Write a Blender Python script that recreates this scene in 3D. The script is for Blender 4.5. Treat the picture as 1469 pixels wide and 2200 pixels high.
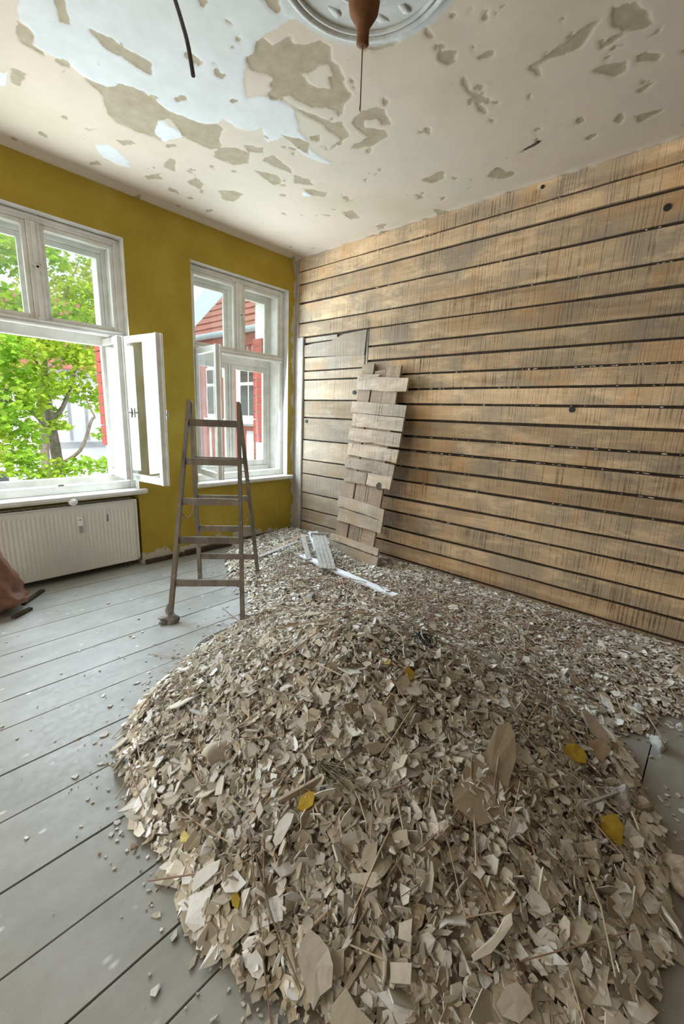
import bpy, math, random
import numpy as np
from mathutils import Vector, Matrix

# ------------------------------------------------------------------ scene, camera, light
sc = bpy.context.scene
for o in list(bpy.data.objects):
    bpy.data.objects.remove(o)
COL = sc.collection
random.seed(7)
rng = np.random.default_rng(7)
H = 3.4                                   # ceiling height
CAM = np.array([-3.770, -4.2606, 1.5595])
YAW, PIT, ROL, FPX = 0.840696, 0.220384, 0.0394548, 908.56
_fw = np.array([math.sin(YAW)*math.cos(PIT), math.cos(YAW)*math.cos(PIT), -math.sin(PIT)])
_rt = np.array([math.cos(YAW), -math.sin(YAW), 0.0]); _up = np.cross(_rt, _fw)
_r2 = math.cos(ROL)*_rt + math.sin(ROL)*_up; _u2 = -math.sin(ROL)*_rt + math.cos(ROL)*_up
cd = bpy.data.cameras.new('camera'); cam = bpy.data.objects.new('camera', cd); COL.objects.link(cam)
cam.matrix_world = Matrix(((_r2[0], _u2[0], -_fw[0], CAM[0]), (_r2[1], _u2[1], -_fw[1], CAM[1]),
                           (_r2[2], _u2[2], -_fw[2], CAM[2]), (0, 0, 0, 1)))
cd.sensor_fit = 'VERTICAL'; cd.sensor_height = 36.0; cd.lens = FPX/2200*36.0
cd.clip_start = 0.02; cd.clip_end = 200
sc.camera = cam
sc.view_settings.view_transform = 'Standard'; sc.view_settings.look = 'None'
sc.view_settings.gamma = 1.0; sc.view_settings.use_curve_mapping = False
sc.view_settings.exposure = 0.0

wd = bpy.data.worlds.new('sky'); sc.world = wd; wd.use_nodes = True
bg = wd.node_tree.nodes['Background']; bg.inputs[0].default_value = (0.80, 0.91, 1.0, 1); bg.inputs[1].default_value = 1.9

def sun(name, d, energy, col, ang):
    l = bpy.data.lights.new(name, 'SUN'); l.energy = energy; l.color = col; l.angle = ang
    o = bpy.data.objects.new(name, l); COL.objects.link(o)
    o.rotation_euler = Vector(d).to_track_quat('-Z', 'Y').to_euler(); return o
sun('sun', (0.35, 0.55, -0.76), 4.2, (1.0, 0.95, 0.86), 0.03)

def area(name, loc, d, sx, sy, power, col, spread=math.pi):
    l = bpy.data.lights.new(name, 'AREA'); l.shape = 'RECTANGLE'; l.size = sx; l.size_y = sy
    l.energy = power; l.color = col; l.spread = spread
    o = bpy.data.objects.new(name, l); COL.objects.link(o); o.location = loc
    o.rotation_euler = Vector(d).to_track_quat('-Z', 'Z').to_euler(); return o
SKYC = (0.70, 0.86, 1.0)
area('window_daylight', (-2.685, 0.06, 1.90), (0, -1, -0.12), 1.18, 2.05, 92, SKYC)
area('window_daylight', (-0.765, 0.06, 1.90), (0, -1, -0.12), 1.15, 2.05, 84, SKYC)
area('window_daylight', (-5.30, 0.06, 1.90), (0.30, -1, -0.10), 1.18, 2.05, 58, (1.0, 0.92, 0.80))
area('outer_daylight', (-2.685, 0.60, 1.90), (0, -1, -0.05), 1.1, 2.0, 14, (0.95, 0.97, 1.0))
area('outer_daylight', (-0.765, 0.60, 1.90), (0, -1, -0.05), 1.1, 2.0, 14, (0.95, 0.97, 1.0))
area('side_fill_light', (-6.85, -2.3, 1.55), (1, -0.05, 0.05), 1.8, 2.0, 54, (1.0, 0.90, 0.72))  # added fill lamp out of view, brightens the planks and ceiling

# ------------------------------------------------------------------ helpers
def px(x, y, ax, v):
    """point of the place seen at photo pixel (x, y) on the plane axis ax = v"""
    a, b = (x-734.5)/FPX, (y-1100)/FPX
    d = _r2*a - _u2*b + _fw
    return CAM + d*((v-CAM[ax])/d[ax])

def link(o): COL.objects.link(o); return o
def tag(o, label=None, cat=None, group=None, kind=None):
    if label: o['label'] = label
    if cat: o['category'] = cat
    if group: o['group'] = group
    if kind: o['kind'] = kind
    return o
def empty(name, loc=(0, 0, 0)):
    o = bpy.data.objects.new(name, None); o.empty_display_size = 0.1; o.location = loc; return link(o)
def wloc(p): return Vector(p.location) if p.type == 'EMPTY' else Vector((0, 0, 0))
def adopt(o, p):
    """make o, whose mesh is in world space, a child of p"""
    o.parent = p; o.matrix_parent_inverse = Matrix.Translation(-wloc(p)); return o

class MB:
    """collects geometry in world space and links it as ONE mesh object"""
    def __init__(s): s.v = []; s.f = []; s.sm = []
    def add(s, vs, fs, smooth=False):
        n = len(s.v); s.v += [tuple(map(float, q)) for q in vs]; s.f += [tuple(i+n for i in f) for f in fs]; s.sm += [smooth]*len(fs); return s
    def box(s, a, b):
        x0, y0, z0 = a; x1, y1, z1 = b
        if x0 > x1: x0, x1 = x1, x0
        if y0 > y1: y0, y1 = y1, y0
        if z0 > z1: z0, z1 = z1, z0
        return s.add([(x0,y0,z0),(x1,y0,z0),(x1,y1,z0),(x0,y1,z0),(x0,y0,z1),(x1,y0,z1),(x1,y1,z1),(x0,y1,z1)],
                     [(0,3,2,1),(4,5,6,7),(0,1,5,4),(1,2,6,5),(2,3,7,6),(3,0,4,7)])
    def cbox(s, a, b, c=0.004):
        """box with chamfered edges"""
        lo = np.minimum(a, b); hi = np.maximum(a, b); c = min(c, *( (hi-lo)*0.45 ))
        vs = []; idx = {}
        for i in range(8):
            sg = np.array([1 if i & 1 else 0, 1 if i & 2 else 0, 1 if i & 4 else 0])
            p = np.where(sg, hi, lo); d = np.where(sg, -c, c)
            for k in range(3):
                q = p+d; q[k] = p[k]; idx[(i, k)] = len(vs); vs.append(q)
        fs = []
        for k in range(3):
            a1, a2 = (k+1) % 3, (k+2) % 3
            for sgn in (0, 1):
                q = [(sgn << k) | (u << a1) | (w << a2) for u, w in ((0,0),(1,0),(1,1),(0,1))]
                f = [idx[(i, k)] for i in q]; fs.append(f if sgn else f[::-1])
        for k in range(3):
            a1, a2 = (k+1) % 3, (k+2) % 3
            for u in (0, 1):
                for w in (0, 1):
                    i0 = (u << a1) | (w << a2); i1 = i0 | (1 << k)
                    f = [idx[(i0, a1)], idx[(i1, a1)], idx[(i1, a2)], idx[(i0, a2)]]
                    fs.append(f if (u ^ w) == 0 else f[::-1])
        for i in range(8):
            f = [idx[(i, 0)], idx[(i, 1)], idx[(i, 2)]]
            fs.append(f if bin(i).count('1') % 2 else f[::-1])
        return s.add(vs, fs)
    def frame_box(s, o, ex, ey, ez, a, b, c=0.0):
        """box a..b in the local frame o, ex, ey, ez"""
        t = MB(); t.cbox(np.array(a, float), np.array(b, float), c) if c else t.box(a, b)
        o, ex, ey, ez = map(np.asarray, (o, ex, ey, ez))
        return s.add([o+ex*p[0]+ey*p[1]+ez*p[2] for p in t.v], t.f)
    def quad_prism(s, q, d):
        """four corners extruded along d"""
        q = [np.asarray(p, float) for p in q]; d = np.asarray(d, float)
        return s.add(q+[p+d for p in q], [(0,1,2,3),(7,6,5,4),(1,0,4,5),(2,1,5,6),(3,2,6,7),(0,3,7,4)])
    def bar(s, p0, p1, w, t, side, taper=1.0):
        """rectangular bar from p0 to p1, w along side, t across"""
        p0 = np.asarray(p0, float); p1 = np.asarray(p1, float); d = p1-p0; d /= np.linalg.norm(d)
        sd = np.asarray(side, float); sd = sd-d*(sd@d); sd /= np.linalg.norm(sd); n = np.cross(d, sd)
        a = [p0+sd*w/2*u+n*t/2*v for u, v in ((-1,-1),(1,-1),(1,1),(-1,1))]
        b = [p1+sd*w/2*u*taper+n*t/2*v*taper for u, v in ((-1,-1),(1,-1),(1,1),(-1,1))]
        return s.add(a+b, [(3,2,1,0),(4,5,6,7),(0,1,5,4),(1,2,6,5),(2,3,7,6),(3,0,4,7)])
    def tube(s, pts, r, seg=8, cap=True, smooth=True):
        pts = [np.asarray(p, float) for p in pts]; n = len(pts)
        rs = [r]*n if np.isscalar(r) else list(r)
        vs = []; fs = []; up = np.array([0.13, 0.21, 0.97]); prev = None
        for i, p in enumerate(pts):
            d = pts[min(i+1, n-1)]-pts[max(i-1, 0)]; d = d/(np.linalg.norm(d)+1e-9)
            if prev is None:
                a = np.cross(d, up)
                if np.linalg.norm(a) < 1e-3: a = np.cross(d, (1, 0, 0))
            else: a = prev-d*(prev@d)
            a /= np.linalg.norm(a)+1e-9; prev = a; b = np.cross(d, a)
            for k in range(seg):
                t = 2*math.pi*k/seg; vs.append(p+(a*math.cos(t)+b*math.sin(t))*rs[i])
        for i in range(n-1):
            for k in range(seg):
                k2 = (k+1) % seg; fs.append((i*seg+k, i*seg+k2, (i+1)*seg+k2, (i+1)*seg+k))
        s.add(vs, fs, smooth)
        if cap: s.add(vs[:seg], [tuple(range(seg))[::-1]]); s.add(vs[-seg:], [tuple(range(seg))])
        return s
    def lathe(s, c, prof, seg=32, axis=2, smooth=True):
        vs = []; fs = []; c = np.asarray(c, float)
        for r, h in prof:
            for k in range(seg):
                t = 2*math.pi*k/seg; q = [0, 0, 0]; q[(axis+1) % 3] = r*math.cos(t); q[(axis+2) % 3] = r*math.sin(t); q[axis] = h
                vs.append(c+np.array(q))
        for i in range(len(prof)-1):
            for k in range(seg):
                k2 = (k+1) % seg; fs.append((i*seg+k, i*seg+k2, (i+1)*seg+k2, (i+1)*seg+k))
        s.add(vs, fs, smooth); s.add(vs[:seg], [tuple(range(seg))[::-1]]); s.add(vs[-seg:], [tuple(range(seg))]); return s
    def blob(s, c, rad, seed=0, amp=0.18, sub=2, flat=False):
        """lumpy stone-like body"""
        vs, fs = ICO[sub]; vs = np.array(vs); r = np.random.default_rng(seed)
        n = np.ones(len(vs))
        for _ in range(7):
            d = r.normal(size=3); d /= np.linalg.norm(d); n += amp*0.6*np.sin(vs@d*r.uniform(1.5, 5)+r.uniform(0, 6))*r.uniform(0.4, 1)
        for _ in range(5):
            d = r.normal(size=3); d /= np.linalg.norm(d); k = r.uniform(0.45, 0.8); pr_ = (vs*n[:, None])@d
            n = np.where(pr_ > k, n*k/np.maximum(pr_, 1e-6), n)
        P = vs*n[:, None]*np.asarray(rad)
        q = r.normal(size=4); q /= np.linalg.norm(q); R = np.array(Matrix.Rotation(r.uniform(-.5, .5), 3, 'Z'))
        return s.add(P@R.T+np.asarray(c), fs, not flat)
    def build(s, name, m, parent=None):
        me = bpy.data.meshes.new(name); me.from_pydata(s.v, [], s.f); me.materials.append(m)
        if any(s.sm): me.polygons.foreach_set('use_smooth', s.sm)
        me.update(); o = link(bpy.data.objects.new(name, me))
        if parent is not None: adopt(o, parent)
        return o

def ico(sub):
    import bmesh
    bm = bmesh.new(); bmesh.ops.create_icosphere(bm, subdivisions=sub, radius=1.0)
    bm.verts.ensure_lookup_table(); r = ([tuple(v.co) for v in bm.verts], [tuple(v.index for v in f.verts) for f in bm.faces]); bm.free(); return r
ICO = {k: ico(k) for k in (1, 2, 3, 4)}

# ------------------------------------------------------------------ numpy noise
def vnoise(x, y, seed=0):
    r = np.random.default_rng(seed); T = r.random((256, 256))
    xi = np.floor(x).astype(int); yi = np.floor(y).astype(int); fx = x-xi; fy = y-yi
    fx = fx*fx*(3-2*fx); fy = fy*fy*(3-2*fy); g = lambda a, b: T[a & 255, b & 255]
    return (g(xi, yi)*(1-fx)+g(xi+1, yi)*fx)*(1-fy)+(g(xi, yi+1)*(1-fx)+g(xi+1, yi+1)*fx)*fy
def fbm(x, y, seed=0, o=4):
    t = 0; a = 0.5
    for i in range(o): t = t+a*vnoise(x*2**i+17.3*i, y*2**i+5.1*i, seed+i); a /= 2
    return t/(1-0.5**o)-0.5
def poly_sdf(X, Y, P):
    """signed distance, positive inside"""
    P = np.asarray(P, float); d = np.full(X.shape, 1e9); ins = np.zeros(X.shape, bool); n = len(P)
    for i in range(n):
        a, b = P[i], P[(i+1) % n]; e = b-a; wx, wy = X-a[0], Y-a[1]
        t = np.clip((wx*e[0]+wy*e[1])/(e@e+1e-12), 0, 1); d = np.minimum(d, (wx-e[0]*t)**2+(wy-e[1]*t)**2)
        c = ((a[1] <= Y) & (b[1] > Y)) | ((b[1] <= Y) & (a[1] > Y))
        with np.errstate(divide='ignore', invalid='ignore'):
            ins ^= c & (X < a[0]+(Y-a[1])/(b[1]-a[1]+1e-12)*e[0])
    return np.where(ins, 1, -1)*np.sqrt(d)

# ------------------------------------------------------------------ materials
class NT:
    def __init__(s, name):
        s.m = bpy.data.materials.new(name); s.m.use_nodes = True; s.t = s.m.node_tree
        s.b = s.t.nodes['Principled BSDF']; s.out = s.t.nodes['Material Output']
    def n(s, typ, **kw):
        q = s.t.nodes.new(typ)
        for k, v in kw.items(): setattr(q, k, v)
        return q
    def put(s, sock, v):
        if hasattr(v, 'is_linked') or isinstance(v, bpy.types.NodeSocket): s.t.links.new(v, sock)
        else: sock.default_value = v
    def pos(s): return s.n('ShaderNodeNewGeometry').outputs['Position']
    def objc(s): return s.n('ShaderNodeTexCoord').outputs['Object']
    def scale(s, v, sc_):
        q = s.n('ShaderNodeMapping'); s.put(q.inputs['Vector'], v); q.inputs['Scale'].default_value = sc_; return q.outputs[0]
    def rnd(s): return s.n('ShaderNodeObjectInfo').outputs['Random']
    def offs(s, v, r, k=37.0):
        c = s.n('ShaderNodeCombineXYZ'); m_ = s.math('MULTIPLY', r, k); [s.put(c.inputs[i], m_) for i in range(3)]
        a = s.n('ShaderNodeVectorMath', operation='ADD'); s.put(a.inputs[0], v); s.put(a.inputs[1], c.outputs[0]); return a.outputs[0]
    def noise(s, v, scale=5, detail=4, rough=0.55, dist=0.0):
        q = s.n('ShaderNodeTexNoise'); s.put(q.inputs['Vector'], v); q.inputs['Scale'].default_value = scale
        q.inputs['Detail'].default_value = detail; q.inputs['Roughness'].default_value = rough; q.inputs['Distortion'].default_value = dist
        return q.outputs[0]
    def vor(s, v, scale, feat='F1'):
        q = s.n('ShaderNodeTexVoronoi'); q.feature = feat; s.put(q.inputs['Vector'], v); q.inputs['Scale'].default_value = scale; return q.outputs['Distance']
    def ramp(s, f, stops):
        q = s.n('ShaderNodeValToRGB'); s.put(q.inputs[0], f); e = q.color_ramp.elements
        while len(e) < len(stops): e.new(0.5)
        for i, (p, c) in enumerate(stops):
            e[i].position = p; e[i].color = (c, c, c, 1) if np.isscalar(c) else (*c, 1)
        return q.outputs[0]
    def mix(s, f, a, b, mode='MIX'):
        q = s.n('ShaderNodeMix', data_type='RGBA', blend_type=mode); s.put(q.inputs[0], f)
        for k, v in ((6, a), (7, b)): s.put(q.inputs[k], v if isinstance(v, bpy.types.NodeSocket) else (*v, 1))
        return q.outputs[2]
    def math(s, op, a, b=0.0):
        q = s.n('ShaderNodeMath', operation=op); s.put(q.inputs[0], a); s.put(q.inputs[1], b); return q.outputs[0]
    def sep(s, v):
        q = s.n('ShaderNodeSeparateXYZ'); s.put(q.inputs[0], v); return q.outputs
    def attr(s, name): return s.n('ShaderNodeAttribute', attribute_name=name)
    def fin(s, col=None, rough=0.8, bump=None, bs=0.3, bd=0.01, spec=0.3, **kw):
        if col is not None: s.put(s.b.inputs['Base Color'], col if isinstance(col, bpy.types.NodeSocket) else (*col, 1))
        s.put(s.b.inputs['Roughness'], rough); s.b.inputs['Specular IOR Level'].default_value = spec
        if bump is not None:
            q = s.n('ShaderNodeBump'); s.put(q.inputs['Height'], bump); q.inputs['Strength'].default_value = bs; q.inputs['Distance'].default_value = bd
            s.t.links.new(q.outputs[0], s.b.inputs['Normal'])
        for k, v in kw.items(): s.put(s.b.inputs[k.replace('_', ' ')], v)
        return s.m

def plain(name, col, rough=0.7, var=0.12, scale=14, bump=0.15, spec=0.3, **kw):
    t = NT(name); p = t.objc(); n = t.noise(p, scale, 5)
    lo = tuple(c*(1-var) for c in col); hi = tuple(min(1, c*(1+var)) for c in col)
    return t.fin(t.ramp(n, [(0.3, lo), (0.7, hi)]), rough, n, bump, 0.004, spec, **kw)

def wood(name, axis, tones, gray=(0.30, 0.27, 0.23), streak=0.5, dirt=0.5):
    """rough sawn weathered board; axis = direction of the grain; tones light / dark"""
    t = NT(name); p = t.offs(t.pos(), t.rnd(), 9.0)
    g = [9.0]*3; g[axis] = 0.55; g2 = [70.0]*3; g2[axis] = 1.6
    big = t.noise(t.scale(p, g), 1.0, 5, 0.6, 0.6); fine = t.noise(t.scale(p, g2), 1.0, 4, 0.6)
    c = t.ramp(big, [(0.25, tones[1]), (0.52, tones[0]), (0.75, tuple(min(1, k*1.18) for k in tones[0]))])
    c = t.mix(t.math('MULTIPLY', fine, 0.5), c, tones[1])
    blot = t.ramp(t.noise(p, 1.7, 4, 0.6), [(0.42, 0.0), (0.62, 1.0)])
    c = t.mix(t.math('MULTIPLY', blot, dirt), c, gray)
    # marks of the old plaster laths: short dark strokes across the grain
    ac = 2 if axis == 1 else 1
    m = [3.0]*3; m[axis] = 74.0; m[ac] = 1.3
    st = t.ramp(t.noise(t.scale(t.pos(), m), 1.0, 1, 0.4), [(0.53, 0.0), (0.63, 1.0)])
    mm = [5.0]*3; mm[axis] = 1.6
    msk = t.ramp(t.noise(t.scale(p, mm), 1.0, 5, 0.75), [(0.45, 0.0), (0.64, 1.0)])
    c = t.mix(t.math('MULTIPLY', t.math('MULTIPLY', st, msk), streak), c, tuple(k*0.42 for k in tones[1]))
    pale = t.ramp(t.noise(t.scale(p, mm), 1.7, 5, 0.7), [(0.5, 0.0), (0.72, 0.7)])
    c = t.mix(pale, c, tuple(min(1, k*1.35) for k in tones[0]))
    warm = t.ramp(t.noise(p, 2.3, 3, 0.5, 0.5), [(0.56, 0.0), (0.72, 0.55)])
    c = t.mix(warm, c, (tones[0][0]*0.95, tones[0][1]*0.72, tones[0][2]*0.48))
    dust = t.ramp(t.noise(p, 26, 5, 0.7), [(0.62, 0.0), (0.78, 0.6)])
    c = t.mix(dust, c, (0.62, 0.57, 0.50))
    nail = t.ramp(t.vor(t.scale(p, (1, 1, 1)), 7.5), [(0.022, 1.0), (0.034, 0.0)])
    c = t.mix(nail, c, (0.02, 0.016, 0.012))
    r = t.ramp(t.rnd(), [(0.0, 0.72), (1.0, 1.2)])
    c = t.mix(1.0, c, r, 'MULTIPLY')
    h = t.math('ADD', fine, t.math('MULTIPLY', st, -0.8))
    return t.fin(c, 0.85, h, 0.45, 0.004, 0.2)

M = {}
M['plank'] = wood('wall_plank_wood', 1, ((0.60, 0.42, 0.245), (0.36, 0.225, 0.122)), (0.28, 0.23, 0.17), 0.9, 0.75)
M['infill'] = wood('pale_board_wood', 1, ((0.34, 0.265, 0.18), (0.24, 0.175, 0.115)), (0.25, 0.225, 0.19), 0.4, 0.5)
M['panel'] = wood('panel_board_wood', 1, ((0.40, 0.315, 0.225), (0.255, 0.19, 0.13)), (0.28, 0.24, 0.195), 0.8, 0.6)
M['panelv'] = wood('panel_batten_wood', 2, ((0.33, 0.235, 0.155), (0.20, 0.135, 0.085)), (0.24, 0.195, 0.15), 0.3, 0.5)
M['post'] = wood('old_post_wood', 2, ((0.36, 0.31, 0.26), (0.20, 0.17, 0.135)), (0.25, 0.23, 0.21), 0.2, 0.7)
M['ladder'] = wood('ladder_wood', 2, ((0.25, 0.21, 0.165), (0.10, 0.085, 0.065)), (0.15, 0.13, 0.11), 0.0, 0.7)
M['batten'] = wood('batten_wood', 0, ((0.44, 0.35, 0.26), (0.27, 0.20, 0.14)), (0.36, 0.32, 0.27), 0.2, 0.4)
M['lath'] = plain('dusty_lath', (0.36, 0.335, 0.30), 0.85, 0.25, 30)
M['dark'] = plain('dark_wall_core', (0.06, 0.045, 0.032), 0.95, 0.4, 20)
M['black'] = plain('black_rubber', (0.018, 0.017, 0.016), 0.6)
M['greycable'] = plain('grey_cable', (0.46, 0.47, 0.47), 0.5)
M['chain'] = plain('rusty_chain', (0.20, 0.12, 0.06), 0.5, 0.4, 60, Metallic=0.6)
M['white_board'] = plain('white_painted_board', (0.80, 0.82, 0.86), 0.55, 0.08, 12)
M['crumb'] = plain('plaster_crumb', (0.62, 0.55, 0.45), 0.9, 0.25, 30)
M['stone'] = None

def paint_white():
    t = NT('old_white_paint'); p = t.pos(); n = t.noise(p, 9, 5); f = t.noise(p, 60, 4, 0.7)
    c = t.ramp(n, [(0.3, (0.66, 0.64, 0.58)), (0.65, (0.80, 0.79, 0.75))])
    c = t.mix(t.ramp(f, [(0.62, 0.0), (0.74, 0.5)]), c, (0.36, 0.33, 0.28))
    return t.fin(c, 0.45, f, 0.12, 0.002, 0.4)
M['paint'] = paint_white()
M['metal'] = plain('tarnished_metal', (0.35, 0.31, 0.27), 0.4, 0.3, 40, Metallic=0.8)
M['enamel'] = plain('radiator_enamel', (0.72, 0.70, 0.63), 0.4, 0.04, 8, 0.02)
M['enamel_dark'] = plain('dark_pipe_enamel', (0.10, 0.095, 0.085), 0.8)  # dark colour of the two radiator pipes
M['plastic'] = plain('white_plastic', (0.84, 0.85, 0.86), 0.35, 0.03, 8, 0.0)
M['greyplastic'] = plain('grey_plastic', (0.36, 0.36, 0.34), 0.4, 0.05)

def glass():
    t = NT('window_glass'); nt = t.t
    tr = t.n('ShaderNodeBsdfTransparent'); tr.inputs[0].default_value = (0.95, 0.97, 0.96, 1)
    gl = t.n('ShaderNodeBsdfGlossy'); gl.inputs['Roughness'].default_value = 0.02; gl.inputs[0].default_value = (1, 1, 1, 1)
    df = t.n('ShaderNodeBsdfDiffuse'); df.inputs[0].default_value = (0.80, 0.82, 0.82, 1)
    fr = t.n('ShaderNodeFresnel'); bf = t.n('ShaderNodeNewGeometry').outputs['Backfacing']; t.put(fr.inputs['IOR'], t.math('SUBTRACT', 1.5, t.math('MULTIPLY', bf, 1.5-1/1.5)))
    a = t.n('ShaderNodeMixShader'); nt.links.new(fr.outputs[0], a.inputs[0]); nt.links.new(tr.outputs[0], a.inputs[1]); nt.links.new(gl.outputs[0], a.inputs[2])
    d = t.ramp(t.noise(t.pos(), 4.0, 4), [(0.4, 0.0), (0.8, 0.035)])
    b = t.n('ShaderNodeMixShader'); nt.links.new(d, b.inputs[0]); nt.links.new(a.outputs[0], b.inputs[1]); nt.links.new(df.outputs[0], b.inputs[2])
    nt.links.new(b.outputs[0], t.out.inputs[0]); return t.m
M['glass'] = glass()

def yellow_wall():
    t = NT('yellow_wall_paint'); p = t.pos(); X = t.sep(p)
    n = t.noise(p, 2.2, 5, 0.6); f = t.noise(p, 60, 3, 0.6)
    c = t.ramp(n, [(0.3, (0.34, 0.235, 0.028)), (0.55, (0.41, 0.295, 0.040)), (0.78, (0.47, 0.37, 0.08))])
    sc_ = t.ramp(t.noise(t.scale(p, (6, 1, 1.2)), 1.5, 5, 0.65), [(0.60, 0.0), (0.74, 0.35)])
    c = t.mix(sc_, c, (0.52, 0.46, 0.24))
    # bare plaster: toward the plank wall corner, along the base and around the openings
    e = t.noise(p, 3.2, 5, 0.6)
    edge = t.math('ADD', X[0], t.math('MULTIPLY', t.math('SUBTRACT', e, 0.5), 0.34))
    b1 = t.ramp(t.math('ADD', edge, 1.0), [(0.945, 0.0), (0.955, 1.0)])
    base = t.math('SUBTRACT', X[2], t.math('MULTIPLY', t.math('SUBTRACT', e, 0.42), 0.55))
    b2 = t.ramp(base, [(0.055, 1.0), (0.075, 0.0)])
    b = t.math('MAXIMUM', b1, b2)
    c = t.mix(b, c, t.ramp(f, [(0.3, (0.47, 0.43, 0.35)), (0.7, (0.58, 0.54, 0.45))]))
    return t.fin(c, 0.75, t.math('ADD', n, t.math('MULTIPLY', f, 0.3)), 0.3, 0.01, 0.25)
M['yellow'] = yellow_wall()
M['white_plaster'] = plain('white_render', (0.78, 0.78, 0.76), 0.85, 0.06, 6)
M['reveal'] = plain('reveal_plaster', (0.66, 0.64, 0.60), 0.8, 0.12, 9)
M['redbrick'] = plain('red_painted_brick', (0.40, 0.07, 0.045), 0.7, 0.15, 20)
M['inner'] = plain('bare_inner_wall', (0.20, 0.155, 0.10), 0.9, 0.1, 3)

def floor_mat():
    t = NT('grey_floor_paint'); p = t.offs(t.pos(), t.rnd(), 3.0); q = t.pos()
    n = t.noise(t.scale(p, (0.8, 3, 1)), 2.0, 5, 0.6); f = t.noise(q, 34, 5, 0.65)
    c = t.ramp(n, [(0.25, (0.235, 0.228, 0.20)), (0.6, (0.305, 0.30, 0.272)), (0.8, (0.36, 0.355, 0.33))])
    d = t.ramp(t.noise(q, 3.0, 6, 0.7), [(0.45, 0.0), (0.75, 0.5)])
    c = t.mix(d, c, (0.44, 0.44, 0.425))
    s = t.ramp(t.vor(t.scale(q, (0.8, 1.4, 1)), 11), [(0.05, 0.85), (0.16, 0.0)])
    s = t.math('MULTIPLY', s, t.ramp(t.noise(q, 6, 3), [(0.48, 0.0), (0.6, 1.0)]))
    c = t.mix(s, c, (0.74, 0.73, 0.69))
    dk = t.ramp(t.noise(q, 90, 2), [(0.70, 0.0), (0.76, 0.6)]); c = t.mix(dk, c, (0.16, 0.14, 0.12))
    r = t.ramp(f, [(0.3, 0.40), (0.7, 0.62)])
    return t.fin(c, r, f, 0.14, 0.004, 0.4)
M['floor'] = floor_mat()
M['gap'] = plain('floor_gap', (0.05, 0.045, 0.04), 0.95)

# ------------------------------------------------------------------ structure: window wall
XL, YB = -6.7, -6.4                          # far ends of the room, behind the camera
def slab_wall(name, xs, zs, hole, y0f, y1, m):
    """wall in the xz plane; hole(x, z) -> no cell; y0f(x, z) -> front face"""
    mb = MB(); nx, nz = len(xs)-1, len(zs)-1
    g = [[None if hole((xs[i]+xs[i+1])/2, (zs[k]+zs[k+1])/2) else y0f((xs[i]+xs[i+1])/2, (zs[k]+zs[k+1])/2) for k in range(nz)] for i in range(nx)]
    q = lambda *p: mb.add(p, [(0, 1, 2, 3)])
    for i in range(nx):
        for k in range(nz):
            c = g[i][k]
            if c is None: continue
            x0, x1, z0, z1 = xs[i], xs[i+1], zs[k], zs[k+1]
            q((x0,c,z0),(x1,c,z0),(x1,c,z1),(x0,c,z1)); q((x0,y1,z1),(x1,y1,z1),(x1,y1,z0),(x0,y1,z0))
            for di, dk, P in ((-1,0,((x0,z0),(x0,z1))),(1,0,((x1,z1),(x1,z0))),(0,-1,((x1,z0),(x0,z0))),(0,1,((x0,z1),(x1,z1)))):
                a, b = i+di, k+dk
                o = g[a][b] if 0 <= a < nx and 0 <= b < nz else None
                e = y1 if o is None else o
                if e > c+1e-6: q((P[0][0],c,P[0][1]),(P[1][0],c,P[1][1]),(P[1][0],e,P[1][1]),(P[0][0],e,P[0][1]))
    return mb.build(name, m)
W = [(-3.335, -2.035), (-1.404, -0.127), (-5.95, -4.65)]     # openings (third one lies outside the frame)
Z0, Z1 = 0.755, 3.022
inwin = lambda x, z: any(a < x < b for a, b in W) and Z0 < z < Z1
niche = lambda x, z: -3.335 < x < -2.045 and z < Z0
xs = sorted({XL, -5.95, -4.65, -3.335, -2.045, -2.035, -1.404, -0.127, 0.0})
wl = slab_wall('wall_left', xs, [-0.2, Z0, Z1, H+0.1], inwin, lambda x, z: 0.17 if niche(x, z) else 0.0, 0.38, M['yellow'])
tag(wl, 'yellow painted window wall with flaking plaster', kind='structure')
wo = slab_wall('outer_leaf', sorted({XL} | {a+0.085 for a, b in W} | {b-0.085 for a, b in W} | {0.6}), [-0.2, 0.80, 2.95, H+0.1],
               lambda x, z: any(a+.085 < x < b-.085 for a, b in W) and 0.80 < z < 2.95, lambda x, z: 0.38, 0.56, M['white_plaster'])
adopt(wo, wl)
for (a, b), zt in ((W[0], 2.22), (W[1], 2.50)):      # red bricks in the outer jamb
    z = 1.18
    while z < zt-0.03:
        e = rng.uniform(-.002, .002)
        MB().cbox(np.array((b-0.115+e, 0.385, z+0.006)), np.array((b-0.07, 0.578, z+0.098)), 0.005).build('brick', M['redbrick'], wl); z += 0.102
# dark strip put in for the dark gap where the skirting is gone
bm_ = MB()
for x0, x1 in ((-2.03, -1.62), (-1.60, -1.02), (-1.0, -0.02)):
    bm_.frame_box((0, 0, 0), (1, 0, 0), (0, 1, 0), (0, 0, 1), (x0, -0.035-rng.uniform(0, .02), 0), (x1, 0.0, 0.045+rng.uniform(0, .03)), 0.006)
tag(bm_.build('base_gap_left', M['dark']), 'dark rough strip at the foot of the yellow wall', kind='structure')

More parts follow.
